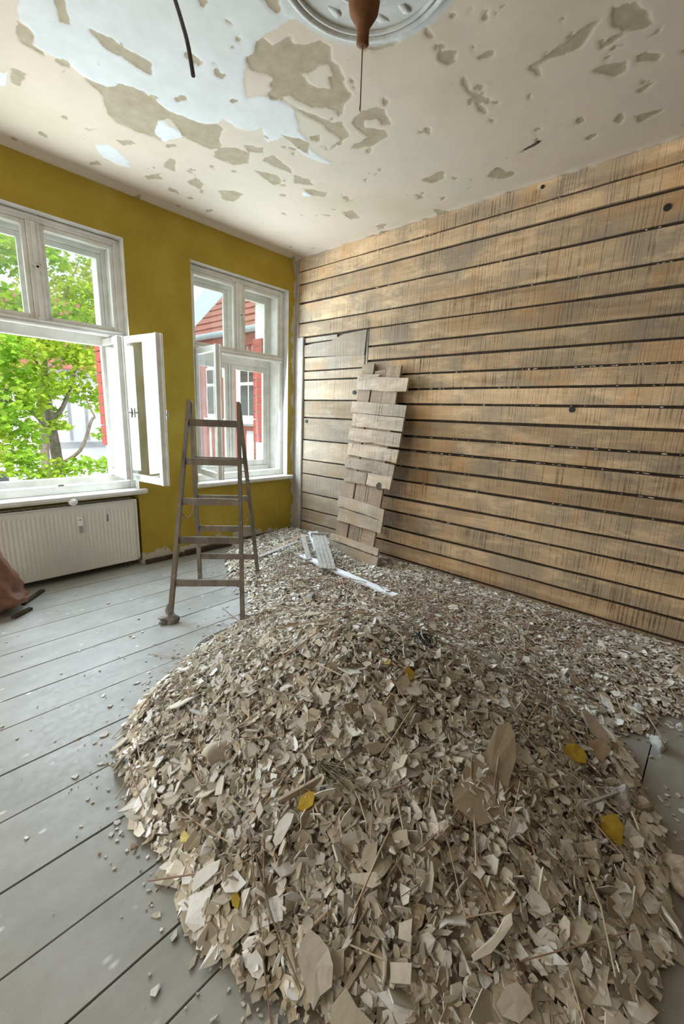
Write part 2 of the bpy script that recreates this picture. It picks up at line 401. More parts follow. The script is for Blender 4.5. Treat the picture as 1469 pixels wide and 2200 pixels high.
def make_window(n, a, b, label):
    w = empty(f'window_{n}', ((a+b)/2, 0.1, Z0)); tag(w, label, kind='structure')
    c = (a+b)/2; m = M['paint']; E_ = 0.003
    def bx(name, *bs, mm=m, p=w):
        k = MB()
        for q in bs: k.cbox(np.array(q[0], float), np.array(q[1], float), 0.005)
        return k.build(name, mm, p)
    # white plaster of the reveal
    bx('reveal', ((a, -.002, .79), (a+.005, .089, Z1)), ((b-.005, -.002, .79), (b, .089, Z1)), ((a+.005, -.002, Z1-.005), (b-.005, .089, Z1)), mm=M['reveal'])
    # inner frame
    bx('frame', ((a, .09, .79), (a+.055, .15, Z1)), ((b-.055, .09, .79), (b, .15, Z1)), ((a+.055, .09, 2.965), (b-.055, .15, Z1)),
       ((a+.055, .085, .79), (b-.055, .15, .865)), ((a+.03, .075, 2.99), (b-.03, .10, 3.01)))
    bx('transom', ((a+.04, .075, 2.195), (b-.04, .15, 2.245)), ((a+.03, .062, 2.225), (b-.03, .09, 2.243)), ((a+.03, .068, 2.20), (b-.03, .09, 2.214)))
    bx('mullion', ((c-.045, .08, 2.245), (c+.045, .15, 2.965)), ((c-.014, .068, 2.25), (c+.014, .085, 2.96)))
    for x0, x1 in ((a+.055, c-.045), (c+.045, b-.055)):             # inner upper lights
        f = bx('sash', ((x0, .10, 2.245), (x0+.032, .14, 2.965)), ((x1-.032, .10, 2.245), (x1, .14, 2.965)), ((x0+.032, .10, 2.245), (x1-.032, .14, 2.28)), ((x0+.032, .10, 2.93), (x1-.032, .14, 2.965)))
        bx('pane', ((x0+.025, .118, 2.275), (x1-.025, .122, 2.935)), mm=M['glass'], p=f)
    # box between the two window layers
    bx('lining', ((a+.03, .151, .80), (a+.05, .30, 2.97)), ((b-.05, .151, .80), (b-.03, .30, 2.97)), ((a+.05, .151, 2.965), (b-.05, .30, 2.985)), ((a+.05, .151, .80), (b-.05, .30, .83)))
    # outer frame
    bx('outer_frame', ((a+.02, .30, .80), (a+.085, .36, 2.98)), ((b-.085, .30, .80), (b-.02, .36, 2.98)), ((a+.085, .30, 2.93), (b-.085, .36, 2.98)), ((a+.085, .29, .80), (b-.085, .37, .90)),
       ((a+.085, .30, 2.13), (b-.085, .37, 2.24)), ((c-.03, .30, 2.24), (c+.03, .36, 2.93)))
    for x0, x1 in ((a+.085, c-.03), (c+.03, b-.085)):
        f = bx('outer_sash', ((x0, .31, 2.24), (x0+.038, .35, 2.93)), ((x1-.038, .31, 2.24), (x1, .35, 2.93)), ((x0+.038, .31, 2.24), (x1-.038, .35, 2.28)), ((x0+.038, .31, 2.885), (x1-.038, .35, 2.93)))
        bx('pane', ((x0+.03, .328, 2.27), (x1-.03, .332, 2.895)), mm=M['glass'], p=f)
    # turn button on the mullion, latch plates
    k = MB(); k.bar((c-.03, .064, 2.66), (c+.04, .064, 2.60), .022, .008, (0, 0, 1)); k.lathe((c, .070, 2.635), [(.009, -.01), (.009, .004)], 10, 1); k.build('turn_button', m, w)
    bx('latch_plate', ((c-.03, .066, 2.235), (c+.02, .074, 2.262)), mm=m)
    bx('latch_plate', ((c-.025, .062, .862), (c+.025, .086, .885)), mm=M['metal'])
    # sill board
    bx('sill', ((a-.03, -.065, .755), (b+.055, .10, .790)), ((a-.03, -.055, .742), (b+.05, -.0, .757)), mm=m)
    return w
w1 = make_window(1, *W[0], 'white double window with open casements beside the radiator')
w2 = make_window(2, *W[1], 'white double window in the corner beside the plank wall')

def casement(name, win, hinge, free, z0, z1, st=0.055, th=0.038, handle=None, bars=True):
    """hung sash from hinge (x, y) to free edge (x, y)"""
    h = np.array((*hinge, 0.0)); f = np.array((*free, 0.0)); L = np.linalg.norm(f-h); ex = (f-h)/L; ez = np.array((0, 0, 1.0)); ey = np.cross(ez, ex)
    k = MB(); F = lambda a, b, c=.004: k.frame_box(h, ex, ey, ez, a, b, c)
    F((0, -th/2, z0), (st, th/2, z1)); F((L-st, -th/2, z0), (L, th/2, z1)); F((st, -th/2, z0), (L-st, th/2, z0+st*1.15)); F((st, -th/2, z1-st), (L-st, th/2, z1))
    F((L-.012, -th/2-.012, z0), (L+.014, th/2+.0, z1)); F((L-.002, th/2-.01, z0), (L+.03, th/2+.008, z1))   # rebate lips
    o = k.build(name, M['paint'], win)
    k = MB(); k.frame_box(h, ex, ey, ez, (st-.008, -.002, z0+st), (L-st+.008, .002, z1-st+.008)); k.build('pane', M['glass'], o)
    k = MB()
    for zz in (z0+.16, z1-.16): k.tube([h+ez*(zz-.045)-ex*.006, h+ez*(zz+.045)-ex*.006], .008, 8)
    k.build('hinge', M['metal'], o)
    if handle:
        s_ = handle; zc = (z0+z1)/2-.02; k = MB(); p0 = h+ex*(L-st*.45)+ez*zc
        k.tube([p0+ey*s_*th/2, p0+ey*s_*(th/2+.05)], .007, 8); k.tube([p0+ey*s_*(th/2+.05)-ez*.045, p0+ey*s_*(th/2+.055), p0+ey*s_*(th/2+.05)+ez*.045], [.008, .011, .008], 8); k.build('handle', M['metal'], o)
    return o
casement('casement', w1, (-2.105, 0.085), (-2.012, -0.515), 0.885, 2.195, handle=1)
casement('outer_casement', w1, (-2.155, 0.36), (-2.165, -0.105), 0.905, 2.125+.06, handle=1)
casement('casement', w2, (-1.335, 0.085), (-1.415, -0.475), 0.885, 2.195)
casement('outer_casement', w2, (-1.404+.085, 0.335), (-0.775, 0.335), 0.90, 2.13, st=.06)
casement('outer_casement', w2, (-0.127-.085, 0.335), (-0.757, 0.335), 0.90, 2.13, st=.06)

# ------------------------------------------------------------------ structure: plank wall
wr = MB().box((0.03, YB, -0.2), (0.30, 0.38, H+0.1)).build('wall_right', M['dark']); tag(wr, 'rough sawn plank wall of grey brown boards', kind='structure')
ZJ = [3.405, 3.249, 3.105, 2.892, 2.663, 2.502, 2.321, 2.168, 2.011, 1.865, 1.716, 1.558, 1.394, 1.245, 1.074, 0.920, 0.727, 0.567, 0.377, 0.218, 0.055, -0.02]
def plank(y0, y1, z0, z1, m, parent, xo=0.0, seed=0, gap=0.006, name='plank', wav=0.0025):
    n = max(2, int(abs(y1-y0)/0.09)); ys = np.linspace(y0, y1, n+1); r = np.random.default_rng(seed)
    zt = z1-gap+wav*np.cumsum(r.normal(size=n+1))*0.25; zb = z0+gap+wav*np.cumsum(r.normal(size=n+1))*0.25
    zt += z1-gap*0.9-max(zt.max(), zt.mean()+.004); zb += z0+gap*0.9-min(zb.min(), zb.mean()-.004)
    xf = -0.001+xo+r.normal(size=n+1)*0.0008; mb = MB(); vs = []; fs = []
    for y, a, b, x in zip(ys, zb, zt, xf): vs += [(x+.003, y, a), (x, y, a+.003), (x, y, b-.003), (x+.003, y, b), (0.026, y, b), (0.026, y, a)]
    for i in range(n):
        for k in range(6): fs.append((i*6+k, i*6+(k+1) % 6, (i+1)*6+(k+1) % 6, (i+1)*6+k))
    fs += [(5, 4, 3, 2, 1, 0), tuple(n*6+k for k in range(6))]
    if y1 < y0: fs = [f[::-1] for f in fs]
    return mb.add(vs, fs).build(name, m, parent)
YI = -1.165                                    # edge of the boarded-up doorway
for i in range(len(ZJ)-1):
    z1, z0 = ZJ[i], ZJ[i+1]; ys = -0.045 if z1 > 2.503 else YI-0.012
    cuts = [ys]
    if i == 1: cuts += [-1.905]
    if i == 4: cuts += [-3.2]
    cuts += [-4.95-0.3*(i % 3), YB]
    for k in range(len(cuts)-1):
        plank(cuts[k]-(0.004 if k else 0), cuts[k+1], z0, z1, M['plank'], wr, xo=float(rng.uniform(-.006, .004)), seed=i*10+k, gap=(0.004, 0.005, 0.007, 0.006)[i % 4] if i < 9 else 0.008)
# narrow boards in the old doorway
ZI = [2.500, 2.26, 2.101, 1.994, 1.750, 1.538, 1.258, 1.002, 0.823, 0.570, 0.352, 0.178, 0.0]
for i in range(len(ZI)-1):
    if i == 0:                                  # split top board with the bite at its upper edge
        mb = MB(); prof = [(-.17, 2.27), (-.17, 2.40), (-.35, 2.415), (-.62, 2.42), (-.80, 2.475), (-1.15, 2.492), (-1.13, 2.235)]
        vs = [(-.012, y, z) for y, z in prof]+[(.02, y, z) for y, z in prof]; n = len(prof)
        mb.add(vs, [tuple(range(n)), tuple(range(2*n-1, n-1, -1))]+[(k, k+n, (k+1) % n+n, (k+1) % n) for k in range(n)]); mb.build('plank', M['infill'], wr)
        plank(-.17, -.70, 2.425, 2.497, M['infill'], wr, 0.004, 501)
        continue
    plank(-0.165, YI+0.03+0.006*(i % 3), ZI[i+1], ZI[i], M['infill'], wr, float(rng.uniform(-.006, .004)), 300+i, 0.005)
MB().box((0.0, YI-.004, 0), (.028, YI+.022, 2.49)).build('jamb_strip', M['post'], wr)
# bits of plaster stuck in the joints
mb = MB()
for k in range(260):
    z = ZJ[random.choice([1, 3, 4, 8, 9, 9, 10, 10, 12, 12, 13, 13, 14, 15, 17])]; y = random.uniform(-4.6, -1.2)
    if k < 30: z = ZJ[8]; y = random.uniform(-4.4, -3.1)
    s_ = random.uniform(.003, .008); mb.blob((0.008, y, z), (s_, s_*random.uniform(1, 4), s_*.8), k, .25, 1, True)
tag(mb.build('plaster_crumbs', M['crumb'], wr), kind='stuff')
# knot holes and loose ends: dark plugs set in the boards
mb = MB()
for (x, y), r_ in (((1228, 880), .022), ((760, 843), .024), ((1433, 445), .022), ((1165, 401), .014), ((657, 905), .02)):
    p = px(x, y, 0, -0.009); mb.lathe(p, [(r_, 0.0), (r_, 0.012)], 14, 0)
mb.build('knot_hole', M['black'], wr)
# corner post
tp = MB(); tp.frame_box((0, 0, 0), (1, 0, 0), (0, 1, 0), (0, 0, 1), (-.030, -.158, 0), (.028, -.055, 2.50), .008)
tp.frame_box((0, 0, 0), (1, 0, 0), (0, 1, 0), (0, 0, 1), (-.012, -.05, 0), (.028, -.001, 3.40), .004)
tag(tp.build('trim_1', M['post']), 'weathered corner post between yellow wall and planks', kind='structure')

# ------------------------------------------------------------------ structure: walls behind the camera
wb = slab_wall('wall_back', [XL, 0.3], [-0.2, H+0.1], lambda x, z: False, lambda x, z: 0, 0.2, M['inner']); wb.location.y = YB-0.2
tag(wb, 'bare plaster wall behind the viewer', kind='structure')
k = MB()
for y0, y1, z0, z1 in ((YB, -3.2, -.2, H+.1), (-1.4, .56, -.2, H+.1), (-3.2, -1.4, 2.6, H+.1), (-3.2, -1.4, -.2, .5)): k.box((XL-.2, y0, z0), (XL, y1, z1))
tag(k.build('wall_near', M['inner']), 'bare plaster wall beside the viewer, wide opening added to let light in', kind='structure')  # the unseen opening is added for the side fill lamp

# ------------------------------------------------------------------ structure: floor boards
fl = MB().box((XL, YB, -0.2), (0.03, 0.17, -0.028)).build('floor', M['gap']); tag(fl, 'grey painted wooden floor boards under white dust', kind='structure')
YJ = [0.17, -0.20, -0.50, -0.79, -1.08, -1.348, -1.613, -1.868, -2.194, -2.456, -2.756, -3.024, -3.252, -3.438, -3.70, -3.97, -4.23, -4.51, -4.78, -5.06, -5.35, -5.65, -5.95, YB]
for i in range(len(YJ)-1):
    g = (0.0016, 0.0026, 0.0013)[i % 3]; n = 40; xs_ = np.linspace(XL, 0.02, n+1); r = np.random.default_rng(i)
    ya = YJ[i]-g+np.minimum(0, r.normal(size=n+1)*.0016); yb = YJ[i+1]+g+np.maximum(0, r.normal(size=n+1)*.0016); vs = []; fs = []; dz = float(rng.uniform(-.0015, .0015))
    for x, a, b in zip(xs_, ya, yb): vs += [(x, b, -.003), (x, b+.002, dz), (x, a-.002, dz), (x, a, -.003), (x, a, -.026), (x, b, -.026)]
    for k in range(n):
        for j in range(6): fs.append((k*6+j, (k+1)*6+j, (k+1)*6+(j+1) % 6, k*6+(j+1) % 6))
    MB().add(vs, fs).build('floor_board', M['floor'], fl)

# ------------------------------------------------------------------ structure: ceiling with peeling paint
def cp(l, ox=0, oy=0, s=1.0): return [tuple(px(ox+a/s, oy+b/s, 2, H)[:2]) for a, b in l]
WHITE = [cp([(29,0),(39,37),(71,65),(76,96),(122,122),(172,151),(186,165),(241,192),(261,182),(310,196),(355,233),(392,245),(429,265),(461,270),(486,253),(511,272),(540,280),(567,276),(572,310),(590,298),(610,290),(640,320),(690,350),(712,355),(690,335),(655,305),(640,285),(630,238),(600,215),(560,205),(524,205),(519,181),(529,119),(553,86),(567,71),(615,57),(662,43),(655,30),(640,-20),(640,-260),(0,-260)]),
         cp([(330,258),(348,246),(352,265),(398,288),(370,300),(340,300),(320,280)]), cp([(205,312),(235,312),(260,330),(285,362),(255,355),(225,340)]), cp([(0,160),(20,162),(18,190),(-20,185)]), cp([(655,412),(672,415),(670,425),(650,422)])]
BROWN = [cp([(530,180),(560,160),(600,200),(690,170),(700,210),(790,185),(850,215),(855,280),(900,300),(915,370),(960,440),(910,500),(860,490),(790,490),(700,440),(640,410),(580,390),(570,350),(490,310),(480,260)], 300, 0, 2.0986)]
for l in ([(690,490),(780,510),(850,545),(910,570),(950,610),(910,640),(830,570),(760,530)], [(960,550),(1000,500),(1060,480),(1110,490),(1125,560),(1080,560),(1060,530),(1020,545),(1030,575),(1090,590),(1110,615),(1050,665),(950,670),(970,640),(1030,620)],
          [(460,650),(560,665),(560,690),(480,680)], [(550,715),(600,700),(685,770),(680,790),(600,750)], [(520,770),(620,785),(640,830),(610,835)], [(690,795),(770,805),(785,835),(690,830)], [(910,955),(960,950),(1000,985),(960,990)],
          [(1280,810),(1370,770),(1375,800),(1320,830)], [(740,855),(840,865),(830,890),(790,890)], [(800,960),(860,970),(850,980)], [(530,-40),(650,-40),(650,40),(630,75),(600,50)], [(850,560),(900,540),(930,600),(890,600)], [(640,600),(760,650),(770,690),(720,670)], [(760,620),(820,620),(820,640),(770,640)], [(640,870),(660,870),(660,888),(635,885)], [(940,350),(985,360),(975,380),(945,370)], [(950,390),(988,395),(985,415)]):
    BROWN.append(cp(l, 300, 0, 2.0986))
for l in ([(450,405),(590,475),(640,445),(760,485),(870,575),(960,605),(1060,650),(1150,655),(1180,690),(1160,700),(1170,780),(1100,770),(960,715),(870,610),(830,620),(790,680),(850,740),(700,680),(590,620),(550,560),(545,500)], [(455,135),(580,200),(600,220),(690,280),(800,345),(795,400),(720,370),(640,310),(550,265),(500,210)],
          [(270,-30),(360,-30),(355,60),(350,115),(290,105)], [(95,110),(140,140),(180,165),(180,240),(240,280),(235,305),(180,270),(100,210)], [(60,370),(140,395),(135,465),(80,450)], [(1130,790),(1190,780),(1310,800),(1300,860),(1220,870),(1150,830)],
          [(850,880),(880,835),(920,840),(915,900)], [(985,960),(1030,935),(1070,965),(1045,1000)], [(1150,1000),(1220,1010),(1290,1025),(1225,1060),(1170,1045)], [(860,755),(930,765),(945,785),(880,780)], [(1100,880),(1135,875),(1130,895)], [(760,930),(870,920),(840,945),(780,950)], [(610,740),(700,750),(715,770),(640,760)], [(455,850),(510,845),(520,870),(470,875)]):
    BROWN.append(cp(l, 0, 0, 2.448))
for l in ([(70,140),(100,150),(130,190),(120,215),(90,200)], [(130,240),(175,240),(175,275),(145,270)], [(165,290),(220,290),(235,345),(210,360),(180,340)], [(280,430),(300,430),(420,590),(410,610),(360,580)], [(430,630),(470,640),(460,665)], [(370,320),(450,290),(455,310),(370,345)],
          [(630,350),(700,310),(900,160),(1010,110),(960,180),(880,280),(720,330),(690,350),(700,410),(680,410)], [(1050,60),(1190,15),(1230,60),(1270,140),(1150,180),(1070,130)], [(1000,270),(1060,190),(1150,170),(1090,220),(1020,280)], [(1000,390),(1060,345),(1160,315),(1150,380),(1100,410)], [(1230,280),(1280,260),(1350,290),(1320,320),(1230,320)],
          [(1180,495),(1260,455),(1310,450),(1240,495)], [(1100,640),(1140,600),(1165,600),(1150,650)], [(1230,610),(1380,565),(1310,620),(1250,640)], [(75,965),(190,920),(180,950),(110,980)], [(615,520),(640,500),(635,540)], [(225,940),(260,950),(240,965)], [(820,200),(870,155),(860,190)], [(1260,200),(1330,150),(1320,180)], [(1420,290),(1480,270),(1480,305)]):
    BROWN.append(cp(l, 880, 0, 2.494))
HOLES = [cp([(740,330),(800,290),(850,295),(860,330),(835,340),(860,400),(800,390),(760,370)], 300, 0, 2.0986), cp([(470,340),(500,310),(580,350),(560,400),(520,420),(470,400)], 300, 0, 2.0986), cp([(640,410),(720,450),(780,490),(740,500),(660,440)], 300, 0, 2.0986)]
MED = (-2.134, -2.808, 0.379)
xs_ = np.concatenate([np.linspace(XL, -3.4, 8)[:-1], np.arange(-3.4, 0.031, 0.0125)]); ys_ = np.concatenate([np.linspace(YB, -4.0, 8)[:-1], np.arange(-4.0, 0.006, 0.0125)])
GX, GY = np.meshgrid(xs_, ys_, indexing='ij')
nzx = GX+0.085*fbm(GX*8, GY*8, 3, 5); nzy = GY+0.085*fbm(GX*8+40, GY*8+11, 8, 5)
sw = np.max([poly_sdf(nzx, nzy, p) for p in WHITE], axis=0); sb = np.max([poly_sdf(nzx, nzy, p) for p in BROWN], axis=0)
sb = np.minimum(sb, -np.max([poly_sdf(nzx, nzy, p) for p in HOLES], axis=0))
sb = np.maximum(sb, (fbm(GX*9, GY*9, 31, 5)-0.255)*0.25)
rm = np.hypot(GX-MED[0], GY-MED[1])
sm_ = lambda t: np.clip(t, 0, 1)**2*(3-2*np.clip(t, 0, 1))
GZ = H-0.0035*sm_(sw/0.008+.5)+0.004*sm_(sb/0.008+.5)+0.004*fbm(GX*2, GY*2, 50)
# hollow against the walls: rough rounded edge of plaster
GZ -= 0.02*np.exp(-((GY)/0.05)**2)+0.012*np.exp(-((GX)/0.03)**2)*(0.6+1.5*fbm(GX*14, GY*14, 77))
nx, ny = GX.shape
vs = np.stack([GX, GY, GZ], -1).reshape(-1, 3); I = np.arange(nx*ny).reshape(nx, ny)
fs = np.stack([I[:-1, :-1], I[:-1, 1:], I[1:, 1:], I[1:, :-1]], -1).reshape(-1, 4)
me = bpy.data.meshes.new('ceiling')
me.from_pydata(vs.tolist()+[(XL, YB, H+.02), (0.3, YB, H+.02), (0.3, .56, H+.02), (XL, .56, H+.02), (XL, YB, H+.2), (0.3, YB, H+.2), (0.3, .56, H+.2), (XL, .56, H+.2)], [],
               fs.tolist()+[tuple(len(vs)+i for i in f) for f in ((0,3,2,1),(4,5,6,7),(0,1,5,4),(1,2,6,5),(2,3,7,6),(3,0,4,7))])
for nm, arr in (('white_paint', sw), ('bare_plaster', sb), ('rosette', 0.43-rm)):
    at = me.attributes.new(nm, 'FLOAT', 'POINT'); at.data.foreach_set('value', np.concatenate([np.clip(arr, -.1, .1).ravel(), np.zeros(8)]).astype(np.float32))
me.polygons.foreach_set('use_smooth', [True]*len(me.polygons))
def ceil_mat():
    t = NT('peeling_ceiling_paint'); p = t.pos(); f = t.noise(p, 55, 4, 0.65); big = t.noise(p, 1.1, 4, 0.55)
    base = t.ramp(big, [(0.35, (0.50, 0.425, 0.30)), (0.5, (0.56, 0.46, 0.355)), (0.66, (0.53, 0.465, 0.355))])
    base = t.mix(t.ramp(t.noise(p, 5, 6, 0.7), [(0.5, 0.0), (0.72, 0.35)]), base, (0.42, 0.37, 0.28))
    jit = t.math('MULTIPLY', t.math('SUBTRACT', t.noise(p, 38, 4, 0.7), 0.5), 0.022)
    def mask(a, w=0.0016):
        v = t.math('ADD', t.math('ADD', t.attr(a).outputs['Fac'], jit), 0.5); return t.ramp(v, [(0.5-w, 0.0), (0.5+w, 1.0)])
    br = t.ramp(t.noise(p, 14, 5, 0.65), [(0.3, (0.30, 0.245, 0.155)), (0.7, (0.39, 0.325, 0.22))])
    c = t.mix(mask('bare_plaster'), base, br)
    wh = t.ramp(t.noise(p, 9, 4), [(0.3, (0.53, 0.525, 0.485)), (0.7, (0.60, 0.595, 0.555))])
    c = t.mix(mask('white_paint'), c, t.mix(mask('bare_plaster'), wh, br))
    c = t.mix(mask('rosette', .012), c, t.ramp(t.noise(p, 16, 4), [(0.3, (0.46, 0.455, 0.41)), (0.7, (0.56, 0.56, 0.52))]))
    sp = t.ramp(t.vor(p, 17), [(0.03, 0.8), (0.055, 0.0)]); c = t.mix(t.math('MULTIPLY', sp, t.ramp(t.noise(p, 2.4, 2), [(0.5, 0.0), (0.58, 1.0)])), c, (0.25, 0.20, 0.14))
    return t.fin(c, 0.85, f, 0.25, 0.003, 0.2)
me.materials.append(ceil_mat()); me.update()
ce = link(bpy.data.objects.new('ceiling', me)); tag(ce, 'old plaster ceiling with large patches of peeling paint', kind='structure')
# stucco rosette: rings under the ceiling
k = MB()
for R_, r_ in ((0.375, 0.016), (0.345, 0.010), (0.19, 0.012)):
    pts = [(MED[0]+R_*math.cos(t), MED[1]+R_*math.sin(t), H-0.004) for t in np.linspace(0, 2*math.pi, 73)]; k.tube(pts, r_, 8, cap=False)
for i in range(9):
    t = 2*math.pi*i/9+.3*math.sin(i*5); k.blob((MED[0]+.28*math.cos(t), MED[1]+.28*math.sin(t), H+.002), (.05, .03, .010), i, .2, 2)
tag(k.build('trim_2', plain('stucco', (0.52, 0.515, 0.475), 0.85, 0.14, 22)), 'round stucco rosette on the ceiling', kind='structure')

# ------------------------------------------------------------------ radiator in the niche
rad = empty('radiator', (-2.68, 0.03, 0.0)); tag(rad, 'white ribbed panel radiator in the niche under the open window', 'radiator')
RX0, RX1, RZ0, RZ1 = -3.32, -2.075, 0.065, 0.675
k = MB(); n = int((RX1-RX0-.06)/0.033); prof = [(RX0, .012), (RX0+.03, 0.0)]
for i in range(n):
    x = RX0+.03+i*0.033; prof += [(x+.006, 0.0), (x+.0105, .0038), (x+.0225, .0038), (x+.027, 0.0)]
prof += [(RX1-.03, 0.0), (RX1, .012)]
vs = []; fs = []; m_ = len(prof)
rows = [(RZ0, 0.0), (RZ0+.035, 0.0), (RZ0+.055, 1.0), (RZ1-.06, 1.0), (RZ1-.04, 0.0), (RZ1, 0.0)]
for z, a in rows: vs += [(x, 0.0+(d*a if 1 < j < m_-2 else d), z) for j, (x, d) in enumerate(prof)]
for r_ in range(len(rows)-1):
    for j in range(m_-1): fs.append((r_*m_+j, r_*m_+j+1, (r_+1)*m_+j+1, (r_+1)*m_+j))
k.add(vs, fs).box((RX0, .0121, RZ0), (RX1, .03, RZ1)); k.build('front_panel', M['enamel'], rad)
k = MB(); k.cbox(np.array((RX0, .10, RZ0)), np.array((RX1, .125, RZ1)), .006); k.build('back_panel', M['enamel'], rad)
for x in (RX0-.002, RX1-.010): MB().cbox(np.array((x, -.004, RZ0+.02)), np.array((x+.012, .13, RZ1+.012)), .003).build('side_cover', M['enamel'], rad)
g = MB().cbox(np.array((RX0, .0, RZ1)), np.array((RX1, .018, RZ1+.016)), .003).cbox(np.array((RX0, .112, RZ1)), np.array((RX1, .128, RZ1+.016)), .003).build('top_grille', M['enamel'], rad)
for i in range(24):
    x = RX0+.04+i*.0505; MB().box((x, .018, RZ1+.004), (x+.012, .112, RZ1+.012)).build('slat', M['enamel'], g)
al = MB().cbox(np.array((-2.605, -.022, .50)), np.array((-2.565, .004, .585)), .004).build('heat_meter', M['plastic'], rad)
MB().box((-2.597, -.0225, .435), (-2.573, .002, .498)).build('label_plate', M['greyplastic'], rad)
MB().box((-2.597, -.0232, .556), (-2.578, -.0215, .562)).build('display', M['black'], al)
p = px(157, 1078, 1, -0.05); k = MB(); k.lathe(p+np.array((0, 0.0, 0)), [(.004, -.030), (.022, -.026), (.034, -.012), (.037, .004), (.034, .020), (.020, .032), (.012, .036), (.010, .085)], 24, 1)
k.build('thermostat_knob', M['plastic'], rad)
k = MB(); k.tube([(-2.15, .06, RZ0+.01), (-2.15, .06, 0.0)], .009, 8); k.tube([(-2.20, .06, RZ0+.01), (-2.20, .06, 0.0)], .009, 8); k.build('pipe', M['enamel_dark'], rad)
k = MB(); k.bar((-2.353, -.003, .505), (-2.350, -.003, .575), .004, .006, (1, 0, 0)); k.build('scratch', M['black'], rad)

# ------------------------------------------------------------------ step ladder
FL, FR, BL, BR = [px(x, y, 2, 0.0) for x, y in ((365, 1336), (521, 1335), (430, 1242), (555, 1243))]
LT = np.array((-2.067, -1.106, 1.62)); RT = np.array((-1.789, -1.358, 1.62))
lad = empty('step_ladder', tuple((FL+FR+BL+BR)/4)); tag(lad, 'old wooden folding step ladder standing before the window', 'ladder')
acr = RT-LT; acr /= np.linalg.norm(acr); dep = np.array((acr[1], -acr[0], 0.0)); dep = dep if dep@(BL-FL) > 0 else -dep
LT_f, RT_f = LT-dep*.018, RT-dep*.018; LT_b, RT_b = LT+dep*.020-acr*-.004, RT+dep*.020
LT_b[2] -= .01; RT_b[2] -= .012
for a, b in ((FL, LT_f), (FR, RT_f), (BL, LT_b), (BR, RT_b)):
    MB().bar(a, b+(b-a)*.012, .030, .052, acr, .86).build('leg', M['ladder'], lad)
def on(a, b, z): t = (z-a[2])/(b[2]-a[2]); return a+(b-a)*t
for (a, b, c, d, zs_) in ((FL, LT_f, FR, RT_f, (.285, .60, .885, 1.185, 1.475)), (BL, LT_b, BR, RT_b, (.245, .535, .83, 1.17))):
    for z in zs_:
        MB().bar(on(a, b, z)+acr*.004, on(c, d, z)-acr*.004, .052, .020, (0, 0, 1)).build('rung', M['ladder'], lad)
def chain(p0, p1, sag):
    k = MB(); N = 26; P = [p0+(p1-p0)*t+np.array((0, 0, -sag*4*t*(1-t))) for t in np.linspace(0, 1, N)]
    for i in range(N-1):
        a, b = P[i], P[i+1]; d = b-a; L = np.linalg.norm(d); d /= L; s_ = np.cross(d, (0.3, 0.5, 0.8)); s_ /= np.linalg.norm(s_)
        if i % 2: s_ = np.cross(d, s_)
        c = (a+b)/2; k.tube([c+d*L*.75*math.cos(t)+s_*.0055*math.sin(t) for t in np.linspace(0, 2*math.pi, 9)], .0017, 4, cap=False)
    return k
chain(on(FL, LT_f, .83), on(BL, LT_b, .83), .12).build('chain', M['chain'], lad)
chain(on(FR, RT_f, .62), on(BR, RT_b, .78), .04).build('chain', M['chain'], lad)
fw = MB(); fw.blob(FL+np.array((0, 0, .03)), (.075, .062, .040), 3, .35, 3); fw.blob(FL+np.array((.004, .005, .085)), (.034, .034, .07), 5, .2, 3); fw.blob(FL+np.array((-.045, .0, .018)), (.05, .03, .022), 8, .3, 2)
fw.build('foot_wrap', plain('grey_wrapping', (0.20, 0.18, 0.16), 0.5, 0.35, 30, 0.4), lad)['label'] = 'ragged grey wrapping round the foot'

# ------------------------------------------------------------------ leaning board panel
A0 = px(707, 1184, 2, .05); B0 = px(809, 1225, 2, .05); T0 = px(830, 790, 0, -.11)
pn = np.cross(B0-A0, T0-A0); pn /= np.linalg.norm(pn); pn = pn if pn[0] < 0 else -pn
e1 = (B0-A0)/np.linalg.norm(B0-A0); e2 = np.cross(pn, e1); e2 = e2 if e2[2] > 0 else -e2
bp = empty('nailed_boarding', tuple((A0+B0)/2)); tag(bp, 'broken hatch of nailed boards leaning against the plank wall', 'boarding')  # a loose panel of boards nailed to battens
Q = lambda u, v, w=0.0: A0+e1*u+e2*v+pn*w
def pboard(u0, u1, v0, v1, v2, v3, m, w=0.0, t=0.022, seed=0, name='board'):
    """board between left edge v0..v1 and right edge v2..v3"""
    r = np.random.default_rng(seed); n = 7; us = np.linspace(0, 1, n); vs = []; fs = []
    for s_ in us:
        e = r.normal(size=2)*.003; u = u0+(u1-u0)*s_; a = v0+(v2-v0)*s_+e[0]; b = v1+(v3-v1)*s_+e[1]
        ua = u+r.normal()*.004*(s_ in (0, 1))
        vs += [Q(ua, a, w), Q(u, b, w), Q(u, b, w-t), Q(ua, a, w-t)]
    for i in range(n-1):
        for j in range(4): fs.append((i*4+j, i*4+(j+1) % 4, (i+1)*4+(j+1) % 4, (i+1)*4+j))
    fs += [(3, 2, 1, 0), tuple((n-1)*4+j for j in range(4))]
    return MB().add(vs, fs).build(name, m, bp)
BR_ = [(.01, .742, 1.836, 1.985, 1.802, 1.93), (-.015, .777, 1.589, 1.708, 1.552, 1.668), (.03, .772, 1.445, 1.575, 1.412, 1.545), (.01, .772, 1.284, 1.42, 1.255, 1.394), (.03, .774, 1.123, 1.252, 1.098, 1.236),
       (.03, .758, .982, 1.096, .963, 1.082), (.415, .75, .830, .958, .829, .957), (.055, .40, .827, .958, .829, .955), (.015, .722, .54, .663, .507, .621), (.05, .726, .376, .521, .377, .502), (-.025, .738, .136, .209, .148, .213), (-.02, .749, .0, .128, .0, .124)]
for i, b in enumerate(BR_): pboard(*b, M['panel'], 0.0, .022, i)
